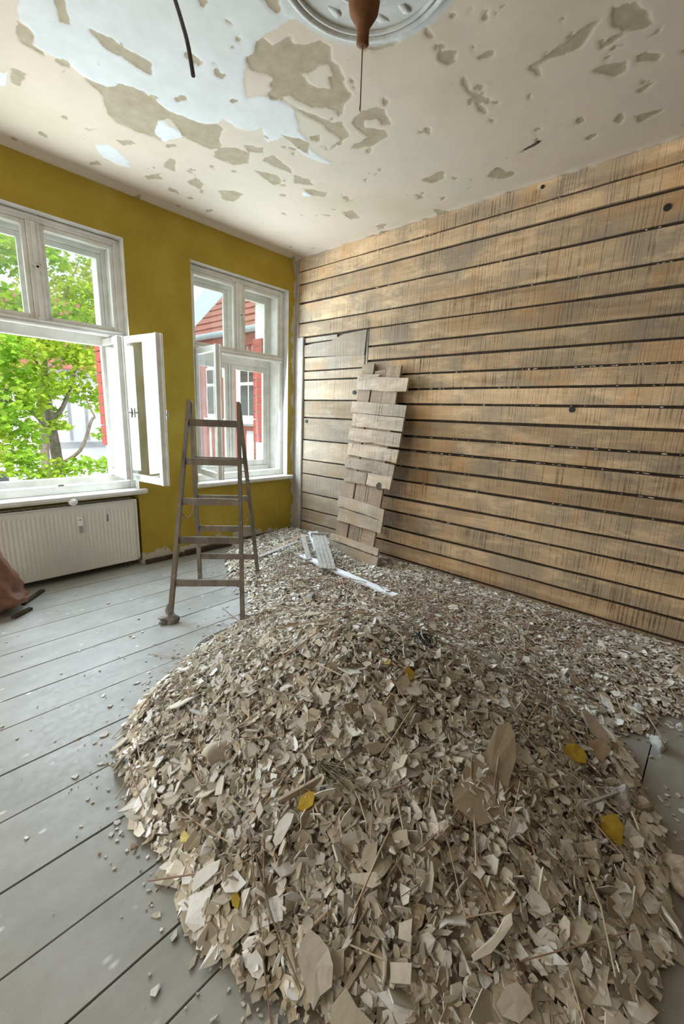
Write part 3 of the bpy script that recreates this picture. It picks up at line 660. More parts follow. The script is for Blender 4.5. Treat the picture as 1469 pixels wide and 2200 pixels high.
for i, (u0, u1, v0, v1, v0b, v1b) in enumerate(((.035, .215, .02, 2.115, .03, 2.11), (.245, .40, .01, 2.03, .0, 2.04), (.405, .44, .05, .95, .05, .96), (.405, .60, 1.0, 2.06, .99, 2.07), (.445, .635, .03, .92, .02, .93))):
    us = (u0, u1); pboard(u0, u1, v0, v1, v0b, v1b, M['panelv'], -.0225, .024, 40+i, 'batten')
# light splinter on the top board, knot hole bite
MB().add([Q(.03, 1.93, .004), Q(.33, 1.965, .004), Q(.36, 1.985, .002), Q(.05, 2.0, .002), Q(.03, 1.93, -.004), Q(.33, 1.965, -.004), Q(.36, 1.985, -.004), Q(.05, 2.0, -.004)],
         [(0,1,2,3),(7,6,5,4),(0,4,5,1),(1,5,6,2),(2,6,7,3),(3,7,4,0)]).build('splinter', M['infill'], bp)
c_ = Q(.595, .845, .001); MB().add([c_+e1*.038*math.cos(t)+e2*.038*math.sin(t) for t in np.linspace(0, 2*math.pi, 17)[:-1]]+[c_+e1*.038*math.cos(t)+e2*.038*math.sin(t)-pn*.004 for t in np.linspace(0, 2*math.pi, 17)[:-1]],
    [tuple(range(16))]+[(i, i+16, (i+1) % 16+16, (i+1) % 16) for i in range(16)]).build('knot_hole', M['dark'], bp)

# ------------------------------------------------------------------ rubble: height of the heap
FOOT = [(-3.20,-2.43),(-3.06,-2.20),(-2.85,-2.04),(-2.48,-1.86),(-2.06,-1.72),(-1.70,-1.85),(-1.35,-2.3),(-1.12,-3.0),(-1.15,-3.65),(-1.42,-4.12),(-1.8,-4.31),(-2.28,-4.41),(-2.66,-4.36),(-3.0,-4.02),(-3.24,-3.7),(-3.32,-3.4),(-3.28,-2.8)]
LAYER = [(-0.95,0.0),(-1.25,-.30),(-1.58,-.75),(-1.76,-1.45),(-2.06,-1.72),(-2.3,-2.5),(-1.6,-3.9),(-1.38,-4.10),(-1.02,-4.28),(-0.8,-4.6),(-0.6,-5.2),(0.02,-5.4),(0.02,0.0)]
HC = np.array((-2.28, -3.02)); HP = 0.60
hx = np.arange(-3.6, -0.015, 0.02); hy = np.arange(-5.5, -0.005, 0.02); HX, HY = np.meshgrid(hx, hy, indexing='ij')
wx = HX+.07*fbm(HX*4, HY*4, 5); wy = HY+.07*fbm(HX*4+9, HY*4+3, 6)
sf = poly_sdf(wx, wy, FOOT); dc = np.hypot(HX-HC[0], HY-HC[1])
rr = np.clip(dc/np.maximum(dc+np.maximum(sf, 0), 1e-6), 0, 1)              # 0 at the peak, 1 at the foot
heap = np.where(sf > 0, HP*(1-rr)**0.92*1.0, 0)
heap = HP*0.94-np.sqrt((HP*0.94-heap)**2+.0012)+.0     # rounded top
heap = np.maximum(heap, 0)
sl = poly_sdf(wx, wy, LAYER)
lay = np.clip(sl/0.35, 0, 1)**0.7*(0.055+0.05*fbm(HX*2.2, HY*2.2, 21))+np.clip(sl, 0, .1)*.1
lay += 0.06*np.exp(-((HX+.6)**2+(HY+1.0)**2)/.12)+.05*np.exp(-((HX+.25)**2+(HY+.3)**2)/.2)
lay = np.where(sl > 0, np.maximum(lay, 0.004), 0)
HH = np.maximum(heap, lay)+np.where((heap > .02) | (lay > .01), 0.035*fbm(HX*5, HY*5, 33)*np.clip((heap+lay)*8, 0, 1), 0)
HH = np.maximum(HH, 0)
def hgt(x, y):
    u = np.clip((np.asarray(x)-hx[0])/.02, 0, len(hx)-1.001); v = np.clip((np.asarray(y)-hy[0])/.02, 0, len(hy)-1.001)
    i = u.astype(int); j = v.astype(int); a = u-i; b = v-j
    return (HH[i, j]*(1-a)+HH[i+1, j]*a)*(1-b)+(HH[i, j+1]*(1-a)+HH[i+1, j+1]*a)*b
def hnorm(x, y, e=.05):
    n = np.stack([-(hgt(x+e, y)-hgt(x-e, y))/(2*e), -(hgt(x, y+e)-hgt(x, y-e))/(2*e), np.ones_like(x)], -1); return n/np.linalg.norm(n, axis=1)[:, None]
def on_heap(x, y, it=30):
    """where the sight line through a photo pixel meets the rubble"""
    a, b = (x-734.5)/FPX, (y-1100)/FPX; d = _r2*a-_u2*b+_fw; t = 0.4
    while t < 9:
        p = CAM+d*t; h = float(hgt(np.array([p[0]]), np.array([p[1]]))[0]) if p[0] > -3.58 and p[0] < 0 else 0.0
        if p[2] <= h: return p
        t += .01
    return CAM+d*9

msk = HH > 0.0035; I = -np.ones(HH.shape, int); cell = msk[:-1, :-1] | msk[1:, :-1] | msk[:-1, 1:] | msk[1:, 1:]
use = np.zeros(HH.shape, bool); use[:-1, :-1] |= cell; use[1:, :-1] |= cell; use[:-1, 1:] |= cell; use[1:, 1:] |= cell
I[use] = np.arange(use.sum()); vs = np.stack([HX, HY, np.where(msk, HH-.012, -.005)], -1)[use]
ci, cj = np.nonzero(cell); fs = np.stack([I[ci, cj], I[ci+1, cj], I[ci+1, cj+1], I[ci, cj+1]], -1)
me = bpy.data.meshes.new('rubble_bed'); me.from_pydata(vs.tolist(), [], fs.tolist())
t = NT('rubble_dust'); p_ = t.pos(); f_ = t.noise(p_, 40, 6, 0.75)
me.materials.append(t.fin(t.ramp(f_, [(0.3, (0.26, 0.21, 0.15)), (0.55, (0.46, 0.40, 0.32)), (0.75, (0.62, 0.57, 0.49))]), 0.95, f_, 1.0, 0.02, 0.1))
rb = link(bpy.data.objects.new('rubble_bed', me)); tag(rb, 'fine plaster dust and grit under the rubble heap', 'rubble', kind='stuff')

# ------------------------------------------------------------------ rubble: chips
def chip_mat(name, obj_random=False):
    t = NT(name); p = t.pos()
    if obj_random:
        r = t.rnd(); geo = t.n('ShaderNodeNewGeometry')
        c = t.ramp(r, [(0.0, (0.46, 0.40, 0.31)), (0.3, (0.60, 0.545, 0.46)), (0.6, (0.70, 0.66, 0.59)), (1.0, (0.78, 0.77, 0.73))])
        a = t.attr('face_tone').outputs['Fac']; c = t.mix(a, c, (0.44, 0.36, 0.255))
    else:
        c = t.attr('tint').outputs['Color']
    n = t.noise(p, 70, 4, 0.65); c = t.mix(t.ramp(n, [(0.5, 0.0), (0.8, 0.4)]), c, (0.40, 0.33, 0.25))
    return t.fin(c, 0.9, n, 0.35, 0.003, 0.15)
def frames(nrm, tilt, r):
    """random in-plane axes around tilted normals"""
    n = nrm+r.normal(size=nrm.shape)*tilt[:, None]; n /= np.linalg.norm(n, axis=1)[:, None]
    a = np.cross(n, r.normal(size=n.shape)); a /= np.linalg.norm(a, axis=1)[:, None]; return a, np.cross(n, a), n
def chips(name, X, Y, S, tilt, lift, cols, r, asp=(0.26, 0.9), n=7, back=(0.475, 0.43, 0.345)):
    N = len(X); Z = hgt(X, Y); nr = hnorm(X, Y); a, b, c = frames(nr, tilt, r)
    ang = (np.arange(n)[None]+r.uniform(-.32, .32, (N, n)))*2*math.pi/n; rad = r.uniform(.5, 1.15, (N, n)); ra = r.uniform(*asp, N)
    u = np.cos(ang)*rad*S[:, None]; v = np.sin(ang)*rad*(S*ra)[:, None]; th = r.uniform(.0018, .0050, N)+S*.03
    ctr = np.stack([X, Y, Z], -1)+nr*lift[:, None]
    low = np.min(ctr[:, 2, None]+a[:, 2, None]*u+b[:, 2, None]*v, axis=1); g = np.where(Z < .02, np.maximum(0, .003-low), 0); ctr[:, 2] += g
    bend = r.normal(size=(N, n))*.05*S[:, None]
    top = ctr[:, None]+a[:, None]*u[..., None]+b[:, None]*v[..., None]+c[:, None]*(bend+th[:, None]/2)[..., None]
    bot = top-c[:, None]*th[:, None, None]
    V = np.concatenate([top, bot], 1).reshape(-1, 3); V[:, 0] = np.minimum(V[:, 0], -.014); V[:, 1] = np.minimum(V[:, 1], -.006); base = (np.arange(N)*2*n)[:, None]
    q = np.arange(n); side = np.stack([q, q+n, (q+1) % n+n, (q+1) % n], -1)
    loops = np.concatenate([base+q[None], base+(q[::-1]+n)[None], (base[:, :, None]+side[None]).reshape(N, -1)], 1).ravel()
    sizes = np.tile([n, n]+[4]*n, N); starts = np.concatenate([[0], np.cumsum(sizes)[:-1]])
    me = bpy.data.meshes.new(name); me.vertices.add(len(V)); me.vertices.foreach_set('co', V.ravel().astype(np.float32))
    me.loops.add(len(loops)); me.loops.foreach_set('vertex_index', loops.astype(np.int32)); me.polygons.add(len(sizes))
    me.polygons.foreach_set('loop_start', starts.astype(np.int32)); me.polygons.foreach_set('loop_total', sizes.astype(np.int32))
    C4 = np.ones((N, 2*n, 4), np.float32); C4[:, :, :3] = cols[:, None]; flip = r.random(N) < .42; bk = np.asarray(back)*r.uniform(.75, 1.25, (N, 1))
    C4[~flip, n:, :3] = bk[~flip][:, None]; C4[flip, :n, :3] = bk[flip][:, None]
    at = me.attributes.new('tint', 'FLOAT_COLOR', 'POINT'); at.data.foreach_set('color', C4.ravel())
    me.polygons.foreach_set('use_smooth', np.zeros(len(sizes), bool)); me.update(calc_edges=True); me.validate(); return me
PAL = np.array([(0.80, 0.795, 0.77), (0.75, 0.73, 0.68), (0.67, 0.63, 0.56), (0.55, 0.50, 0.41), (0.70, 0.655, 0.595), (0.40, 0.335, 0.25), (0.77, 0.735, 0.655)])
def pick(N, r, w=(.30, .21, .17, .10, .06, .09, .07)):
    c = PAL[r.choice(len(PAL), N, p=np.array(w)/sum(w))]; return np.clip(c*r.uniform(.72, 1.0, (N, 1)), 0, .8)
def scatter(N, r, dens):
    """points over the rubble, accepted by dens(x, y, h)"""
    out = []; need = N
    while need > 0:
        x = r.uniform(-3.45, -0.01, need*3); y = r.uniform(-4.75, -0.02, need*3); h = hgt(x, y); k = r.random(need*3) < dens(x, y, h)
        q = np.stack([x[k], y[k]], -1)[:need]; out.append(q); need -= len(q)
    q = np.concatenate(out); return q[:, 0], q[:, 1]
heap_at = lambda x, y: np.clip(1.15-np.hypot(x-HC[0], y-HC[1]), 0, 1)
dn = lambda x, y, h: np.where(h > .006, np.where(h > .12, 1.0, .62), 0.0)
N = 42000; X, Y = scatter(N, rng, dn); near = np.clip((2.9-np.hypot(X-CAM[0], Y-CAM[1]))/1.6, 0, 1); S = np.clip(np.exp(rng.normal(-4.28, .50, N)+near*.42), .005, .055)
far_ = np.clip((.10-hgt(X, Y))/.05, 0, 1)[:, None]; cl = np.clip(pick(N, rng)*(.95+.42*far_), 0, .88)  # flat layer's chips whiter, lightened further to make up for weak light there
fr_ = far_[:, 0]; S = S*(1+.15*fr_); me = chips('plaster_chips', X, Y, S, rng.uniform(.18, .92, N)*(1-.65*fr_), rng.uniform(-.018, .016, N)*(1-.4*fr_)+.008*fr_, cl, rng); me.materials.append(chip_mat('plaster_chip'))
tag(link(bpy.data.objects.new('plaster_chips', me)), 'countless small plaster chips covering the rubble heap', 'rubble', kind='stuff')
N = 16000; X, Y = scatter(N, rng, lambda x, y, h: np.where(h > .004, 1.0, 0.0)); S = np.clip(np.exp(rng.normal(-5.1, .4, N)), .003, .012)
me = chips('plaster_grit', X, Y, S, rng.uniform(.3, 1.2, N), rng.uniform(-.004, .014, N), pick(N, rng), rng, (0.5, 1.0), 5); me.materials.append(bpy.data.materials['plaster_chip'])
tag(link(bpy.data.objects.new('plaster_grit', me)), 'fine plaster grit strewn over the rubble', 'rubble', kind='stuff')
# crumbs strewn on the boards beside the heap
N = 1500; X = rng.uniform(-3.6, -1.0, N*6); Y = rng.uniform(-4.4, -.3, N*6); dF = np.maximum(poly_sdf(X, Y, FOOT), poly_sdf(X, Y, LAYER)); k_ = (dF < 0.01) & (rng.random(N*6) < np.exp(dF/.10)*.9+.025); X, Y = X[k_][:N], Y[k_][:N]; N = len(X)
S = np.clip(np.exp(rng.normal(-4.9, .55, N)), .002, .022); me = chips('floor_crumbs', X, Y, S, rng.uniform(.02, .15, N), np.full(N, .002), pick(N, rng), rng, (.4, 1), 5); me.materials.append(bpy.data.materials['plaster_chip'])
tag(link(bpy.data.objects.new('floor_crumbs', me)), 'plaster crumbs strewn over the grey floor boards', 'rubble', kind='stuff')

# three hundred of the larger shards, each a thing of its own
def shard_mesh(seed, n=8, asp=.6, th=.07):
    r = np.random.default_rng(seed); ang = (np.arange(n)+r.uniform(-.38, .38, n))*2*math.pi/n; rad = r.uniform(.52, 1.15, n)
    P = np.stack([np.cos(ang)*rad, np.sin(ang)*rad*asp], -1); w = r.normal(size=n)*.04+.25*r.uniform(-.3, .3)*P[:, 0]**2
    vs = [(x, y, z+th) for (x, y), z in zip(P, w)]+[(0, 0, th+.0)]+[(x*.97, y*.97, z-th) for (x, y), z in zip(P, w)]+[(0, 0, -th)]
    fs = [(i, (i+1) % n, n) for i in range(n)]+[((i+1) % n+n+1, i+n+1, 2*n+1) for i in range(n)]+[(i+n+1, (i+1) % n+n+1, (i+1) % n, i) for i in range(n)]
    me = bpy.data.meshes.new('plaster_shard'); me.from_pydata(vs, [], fs); me.update(); return me
def shard_mat(name, col):
    t = NT(name); n = t.noise(t.objc(), 3.0, 5, 0.65); r = t.ramp(t.rnd(), [(0.0, 0.9), (1.0, 1.08)])
    c = t.mix(t.ramp(n, [(0.45, 0.0), (0.75, 0.5)]), col, tuple(k*.72 for k in col)); c = t.mix(1.0, c, r, 'MULTIPLY')
    return t.fin(c, 0.88, n, 0.3, 0.05, 0.2)
TONES = [('white', shard_mat('white_plaster_shard', (0.76, 0.755, 0.72))), ('cream', shard_mat('cream_plaster_shard', (0.69, 0.64, 0.55))), ('beige', shard_mat('beige_plaster_shard', (0.53, 0.475, 0.38))), ('brown', shard_mat('brown_plaster_shard', (0.40, 0.325, 0.23)))]
SH = []
for i in range(32):
    me = shard_mesh(i, 6+i % 4, (.35, .5, .65, .85)[(i//4) % 4], .05); me.materials.append(TONES[i % 4][1]); SH.append(me)
def place(o, p, n, spin, s):
    n = Vector(n).normalized(); o.rotation_euler = (n.to_track_quat('Z', 'Y').to_matrix() @ Matrix.Rotation(spin, 3, 'Z')).to_euler(); o.location = Vector(p); o.scale = (s, s, s) if np.isscalar(s) else s
MARKS = [((908, 1385), 'near the wire tangle'), ((1035, 1680), 'near the big brown slab'), ((680, 2080), 'near the thick pale slab'), ((1228, 1625), 'near the rounded yellow shard'), ((1308, 1785), 'near the dull yellow shard'), ((740, 1690), 'near the straw tuft'),
         ((380, 1525), 'near the curled paint sheet'), ((470, 1630), 'near the wavy paint sheet'), ((615, 1785), 'near the long white strip'), ((450, 1885), 'near the white curved shard'), ((860, 2095), 'near the square cream shard'), ((948, 1800), 'near the white brown lump'), ((1050, 2015), 'near the bright ragged shard'),
         ((1100, 2155), 'near the broad grey shard'), ((815, 1538), 'near the rounded beige shard'), ((1270, 1575), 'near the pointed board scrap'), ((1412, 1605), 'near the big grey lump'), ((520, 1365), 'near the grey cable loop'), ((665, 1300), 'near the pale crest lumps'), ((850, 1281), 'near the white batten'), ((1450, 1450), 'near the tan end lump'),
         ((1200, 1400), 'in the flat rubble along the planks'), ((1050, 1290), 'in the flat rubble beyond the heap'), ((560, 1190), 'near the square timber'), ((800, 1230), 'near the foot of the hatch'), ((785, 1892), 'near the wide cream shard'), ((400, 1800), 'near the pale yellow shard'), ((1150, 1890), 'near the pale straw stalk'), ((700, 1505), 'near the bright white shard'), ((560, 1500), 'on the upper window side of the heap'), ((330, 1660), 'at the edge beside the floor boards'), ((1280, 1960), 'on the dark lower flank'), ((1300, 2120), 'at the dark bottom edge')]
def nearest(x, y): return min(MARKS, key=lambda m: math.hypot(m[0][0]-x, m[0][1]-y))[1]
def to_px(p):
    d = np.asarray(p)-CAM; z = d@_fw; return 734.5+FPX*(d@_r2)/z, 1100-FPX*(d@_u2)/z
USED = set(); cnt = 0
while cnt < 300:
    x = float(rng.uniform(200, 1440)); y = float(1330+870*rng.random()**.8)
    p = on_heap(x, y); h = float(hgt(p[:1], p[1:2])[0])
    if h < .03 or p[0] > -.08: continue
    nn = hnorm(p[:1], p[1:2])[0]; i = int(rng.choice(32)); s = float(np.clip(np.exp(rng.normal(-3.3, .34)), .018, .070)); sz = 'large' if s > .044 else ('small' if s < .031 else 'middling')
    n2 = nn+rng.normal(size=3)*.36; n2 /= np.linalg.norm(n2); tl = 'flat' if n2[2] > .88 else ('upright' if n2[2] < .62 else 'tilted')
    lab = f"{sz} {('narrow', 'oblong', 'broad', 'rounded')[(i//4) % 4]} {TONES[i % 4][0]} plaster shard lying {tl} {nearest(x, y)}".replace('lying upright', 'standing upright')
    if lab in USED: continue
    USED.add(lab); o = link(bpy.data.objects.new('plaster_shard', SH[i])); place(o, p+nn*.010, n2, rng.uniform(0, 6.3), s)
    tag(o, lab, 'plaster shard', 'loose plaster shards on the rubble heap'); cnt += 1

# ------------------------------------------------------------------ reeds of the old plaster lath
def reed_mat(name, obj=False):
    t = NT(name); n = t.noise(t.pos(), 25, 3)
    if obj: c = t.mix(0.0, obj, obj)
    else: c = t.attr('tint').outputs['Color']
    return t.fin(t.mix(t.math('MULTIPLY', n, 0.5), c, (0.52, 0.46, 0.38)), 0.7, n, 0.2, 0.002, 0.3)
RC = np.array([(0.24, 0.125, 0.065), (0.34, 0.20, 0.11), (0.42, 0.30, 0.19), (0.52, 0.43, 0.31), (0.20, 0.12, 0.075)])
def reed_dens(x, y, h):
    far = np.exp(-((x+1.15)**2/.5+(y+2.1)**2/.5))+.8*np.exp(-((x+.8)**2/.35+(y+3.2)**2/.6))+.5*np.exp(-((x+1.3)**2/.1+(y+1.2)**2/.15))
    return np.where(h > .02, .10+far, 0)
N = 1450; X, Y = scatter(N, rng, reed_dens); L = np.clip(np.exp(rng.normal(-1.75, .45, N)), .06, .5)/2; ns = hnorm(X, Y)
d = np.stack([rng.normal(size=N)*.8-.45, rng.normal(size=N)*.8-.5, np.zeros(N)], -1); d -= ns*np.sum(d*ns, 1)[:, None]; d /= np.linalg.norm(d, axis=1)[:, None]; d += ns*rng.normal(size=(N, 1))*.12; d /= np.linalg.norm(d, axis=1)[:, None]
c = np.stack([X, Y, hgt(X, Y)], -1)+ns*rng.uniform(.004, .028, (N, 1)); s1 = np.cross(d, ns); s1 /= np.linalg.norm(s1, axis=1)[:, None]; s2 = np.cross(d, s1); rad = rng.uniform(.0018, .0042, N)
vv = []; K = 5
for e, b in ((-1, 0), (0, 1), (1, 0)):
    q = c+d*(L*e)[:, None]+s1*(b*L*rng.normal(size=N)*.05)[:, None]
    vv += [q+(s1*math.cos(2*math.pi*k/K)+s2*math.sin(2*math.pi*k/K))*rad[:, None] for k in range(K)]
V = np.stack(vv, 1); V[..., 0] = np.minimum(V[..., 0], -.014); V[..., 1] = np.minimum(V[..., 1], -.006); V[..., 2] = np.maximum(V[..., 2], .002); V = V.reshape(-1, 3)
q = np.arange(K); f1 = np.concatenate([np.stack([q+j*K, (q+1) % K+j*K, (q+1) % K+(j+1)*K, q+(j+1)*K], -1) for j in (0, 1)]); F = (np.arange(N)*3*K)[:, None, None]+f1[None]
me = bpy.data.meshes.new('reed_litter'); me.from_pydata(V.tolist(), [], F.reshape(-1, 4).tolist()); at = me.attributes.new('tint', 'FLOAT_COLOR', 'POINT')
C4 = np.ones((N, 3*K, 4), np.float32); C4[:, :, :3] = RC[rng.integers(0, 5, N)][:, None]*rng.uniform(.8, 1.2, (N, 1, 1)); at.data.foreach_set('color', C4.ravel()); me.materials.append(reed_mat('reed_litter'))
tag(link(bpy.data.objects.new('reed_litter', me)), 'brown reed litter mixed into the rubble', 'rubble', kind='stuff')
RM = []; RTN = ('dark brown', 'reddish brown', 'tan', 'straw coloured', 'brown'); rmats = [reed_mat(n_, c_) for n_, c_ in (('dark_reed', (0.13, 0.075, 0.045)), ('red_reed', (0.24, 0.115, 0.06)), ('tan_reed', (0.38, 0.27, 0.16)), ('straw_reed', (0.55, 0.46, 0.32)), ('brown_reed', (0.28, 0.18, 0.10)))]
for i in range(10):
    r = np.random.default_rng(100+i); b = r.normal()*.05; k = MB(); k.tube([(-.5, 0, 0), (-.2, b*.7, 0), (.1, b, .01), (.5, r.normal()*.03, 0)], [.010, .011, .010, .008], 6)
    me = bpy.data.meshes.new('reed_stalk'); me.from_pydata(k.v, [], k.f); me.materials.append(rmats[i % 5]); me.polygons.foreach_set('use_smooth', k.sm); RM.append(me)
def reed(p, dirv, L, i, label, group='reed stalks lying in the rubble', th=1.0):
    o = link(bpy.data.objects.new('reed_stalk', RM[i % 10])); o.location = Vector(p); o.rotation_euler = Vector(dirv).to_track_quat('X', 'Z').to_euler(); w = th*.35/max(L, .05)*.9
    o.scale = (L, L*min(1.0, w), L*min(1.0, w)); tag(o, label, 'reed stalk', group); return o
cnt = 0; tries = 0
while cnt < 200:
    X1, Y1 = scatter(1, rng, lambda x, y, h: reed_dens(x, y, h)*.8+np.where(h > .1, .25, 0)); p = np.array((X1[0], Y1[0], 0)); nn = hnorm(p[:1], p[1:2])[0]
    dv = np.array((rng.normal()*.8-.5, rng.normal()*.8-.5, 0)); dv -= nn*(dv@nn); dv /= np.linalg.norm(dv); dv += nn*abs(rng.normal())*.16; L = float(np.clip(np.exp(rng.normal(-1.45, .4)), .1, .5))
    p[2] = float(hgt(p[:1], p[1:2])[0]); p = p+nn*.016
    e0, e1_ = p+dv*L/2, p-dv*L/2
    if max(e0[0], e1_[0]) > -.03 or max(e0[1], e1_[1]) > -.05 or p[1] < -4.3: continue
    lab = f"{'very long' if L > .36 else 'long' if L > .25 else 'middling' if L > .18 else 'short'} {RTN[cnt % 5]} reed stalk {nearest(*to_px(p))}"
    tries = tries+1
    if lab in USED and tries < 4000: continue
    USED.add(lab)
    reed(p, dv, L, cnt, lab); cnt += 1
# stalks that can be picked out in the photograph: from pixel to pixel on the rubble
def reed_px(a, b, la, lb, label, th=1.0, i=0):
    p = on_heap(*a); q = on_heap(*b); p = p+np.array((0, 0, la)); q = q+np.array((0, 0, lb)); L = float(np.linalg.norm(q-p)); return reed((p+q)/2, q-p, L, i, label, 'reed stalks standing out on the heap', th)
reed_px((478, 1318), (560, 1368), .05, .02, 'dark reed stalk crossing in front of the ladder foot')
reed_px((535, 1760), (1005, 1560), .03, .02, 'very long reed stalk lying across the middle of the heap', 1.3, 1)
reed_px((410, 1640), (640, 1500), .03, .03, 'long reed stalk rising from the flank toward the crest', 1.1, 2)
reed_px((620, 1560), (790, 1330), .04, .02, 'long brown reed stalk leaning up the window side of the heap', 1.1, 3)
reed_px((990, 1415), (1018, 1360), .02, .10, 'short stalk sticking up beside the wire tangle', .8, 4)
reed_px((1020, 1400), (1052, 1352), .02, .10, 'thin stalk sticking up near the plank wall rubble', .8, 5)
reed_px((1120, 1830), (1192, 1958), .02, .02, 'pale straw coloured stalk on the shaded flank', 1.2, 6)
reed_px((520, 1860), (525, 1985), .03, .01, 'dark upright stalk near the foot of the heap', 1.0, 7)
reed_px((675, 1830), (715, 1990), .02, .02, 'brown stalk beside the long white shard', 1.0, 8)
reed_px((1175, 1500), (1150, 1580), .07, .01, 'bent stalk standing before the upright board scrap', 1.0, 9)
fr0, fr1 = px(318, 1404, 2, .006), px(376, 1416, 2, .006); reed((fr0+fr1)/2, fr1-fr0, float(np.linalg.norm(fr1-fr0)), 2, 'reddish reed stalk lying alone on the bare floor', 'reed stalks standing out on the heap', 1.5)
# long stick at the near foot
def stick(name, a, b, w, t, m, label, cat, la=.02, lb=.02):
    p = on_heap(*a)+np.array((0, 0, la)); q = on_heap(*b)+np.array((0, 0, lb)); o = MB().bar(p, q, w, t, (0, 0, 1), .8).build(name, m); return tag(o, label, cat)
stick('wood_stick', (715, 2185), (815, 2025), .022, .014, M['batten'], 'split wooden stick at the near foot of the heap', 'stick')
stick('wood_stick', (600, 1738), (690, 1690), .045, .012, M['batten'], 'flat dark wooden splint beside the straw tuft', 'stick', .02, .03)
stick('wood_stick', (1252, 1757), (1356, 1711), .012, .010, M['lath'], 'thin pale stick lying over the two grey stones', 'stick', .06, .05).location = (0, 0, 0)

# ------------------------------------------------------------------ pieces that stand out in the heap
def sheet(name, pts, m, label, cat, lift=.02, th=.008, cr=0.0, tiltup=0.0):
    """a shard with a traced outline, laid on the slope of the heap where it lies"""
    P = np.array([on_heap(*q) for q in pts]); c = P.mean(0); u, s_, vt = np.linalg.svd(P-c); n = vt[2]; n = n if n[2] > 0 else -n
    to = CAM-c; to /= np.linalg.norm(to); n = n+to*tiltup; n /= np.linalg.norm(n); k = MB(); N_ = len(P)
    T = []
    for (x, y) in pts:                                   # flatten onto one plane through the centre
        a, b = (x-734.5)/FPX, (y-1100)/FPX; d = _r2*a-_u2*b+_fw; T.append(CAM+d*(((c-CAM)@n)/(d@n)))
    T = np.array(T); cc = T.mean(0); ax = vt[0]-n*(vt[0]@n); ax /= np.linalg.norm(ax)
    T = T+n*lift+np.outer(cr*((T-cc)@ax)**2, n); rj = np.random.default_rng(len(pts)*7+int(pts[0][0]))
    T = T+np.outer(rj.normal(size=N_)*min(th, .008)*.2, n); B_ = T-n*th; cm = T.mean(0); cb = B_.mean(0)
    k.add(list(T)+[cm]+list(B_)+[cb], [(i, (i+1) % N_, N_) for i in range(N_)]+[((i+1) % N_+N_+1, i+N_+1, 2*N_+1) for i in range(N_)]+[(i+N_+1, (i+1) % N_+N_+1, (i+1) % N_, i) for i in range(N_)])
    return tag(k.build(name, m), label, cat)
YEL = plain('yellow_painted_plaster', (0.44, 0.30, 0.035), 0.75, 0.2, 30); YEP = plain('pale_yellow_plaster', (0.72, 0.62, 0.22), 0.75, 0.1, 30)
TW, TC, TB, TN = [m for _, m in TONES]
sheet('plaster_shard', [(1203,1615),(1210,1606),(1228,1603),(1246,1611),(1254,1628),(1252,1645),(1228,1642),(1204,1640)], YEL, 'rounded yellow painted plaster shard on the shaded flank', 'plaster shard', .03, .012, 0, .8)
sheet('plaster_shard', [(1280,1760),(1315,1755),(1332,1780),(1328,1825),(1310,1815),(1285,1785)], YEL, 'dull yellow shard below the grey stones on the shaded flank', 'plaster shard', .03, .012, 0, .6)
sheet('plaster_shard', [(648,1720),(665,1705),(680,1708),(675,1735),(655,1748),(642,1742)], YEL, 'yellow shard under the flat splint in mid heap', 'plaster shard', .03, .010, 0, .6)
sheet('plaster_shard', [(392,1800),(402,1787),(415,1800),(425,1798),(420,1812),(395,1812)], YEP, 'pale yellow shard at the edge near the bare floor', 'plaster shard', .025, .010, 0, .5)
sheet('plaster_shard', [(866,1440),(874,1436),(886,1450),(880,1468),(868,1458)], YEL, 'small yellow shard just under the wire tangle', 'plaster shard', .03, .010, 0, .7)
sheet('plaster_shard', [(818,1425),(838,1422),(836,1432),(815,1434)], YEP, 'tiny pale yellow shard on the sunny side of the wire tangle', 'plaster shard', .02, .006, 0, .3)
sheet('plaster_shard', [(500,1930),(512,1918),(520,1935),(515,1958),(503,1950)], YEL, 'little yellow shard among stalks at the near foot', 'plaster shard', .03, .008, 0, .6)
sheet('plaster_slab', [(1060,1572),(1085,1562),(1098,1590),(1100,1640),(1085,1690),(1068,1770),(1020,1785),(965,1740),(968,1710),(1000,1640),(1035,1625)], TN, 'big flat brown slab on the shaded flank of the heap', 'plaster slab', .045, .022, 0, .25)
sheet('plaster_slab', [(648,2030),(668,1998),(690,2015),(708,2040),(718,2075),(715,2120),(690,2140),(676,2170),(660,2120),(645,2070)], TC, 'thick pale fibrous slab at the near foot of the heap', 'plaster slab', .05, .035, 0, .9)
sheet('plaster_shard', [(592,1810),(605,1768),(622,1750),(637,1752),(630,1775),(610,1812),(598,1822)], TW, 'long white strip shaped shard standing on the middle slope', 'plaster shard', .035, .007, 0, .7)
sheet('plaster_shard', [(420,1908),(430,1880),(455,1862),(482,1850),(475,1875),(455,1895),(422,1922)], TW, 'long white curved shard at the edge of the heap', 'plaster shard', .03, .007, 0, .5)
sheet('plaster_shard', [(838,2074),(884,2076),(882,2121),(840,2118)], TC, 'square cream shard with straight edges near the bottom', 'plaster shard', .04, .010, 0, .8)
sheet('plaster_shard', [(860,1990),(888,1980),(884,2030),(858,2022)], TC, 'narrow square cut cream shard above the square one', 'plaster shard', .04, .010, 0, .8)
sheet('plaster_shard', [(750,1880),(808,1875),(820,1900),(800,1910),(785,1905),(755,1895)], TC, 'wide cream shard with a slanted end on the near slope', 'plaster shard', .04, .008, 0, .8)
sheet('plaster_shard', [(785,1820),(812,1810),(808,1850),(795,1880),(775,1860)], TB, 'upright beige shard above the wide cream one', 'plaster shard', .04, .010, 0, .9)
sheet('plaster_shard', [(1090,1985),(1088,1962),(1075,1970),(1060,2000),(1030,2030),(1005,2050),(1010,2062),(1045,2045),(1070,2015)], TC, 'bright ragged shard catching light at the shadow edge', 'plaster shard', .05, .010, 0, .7)
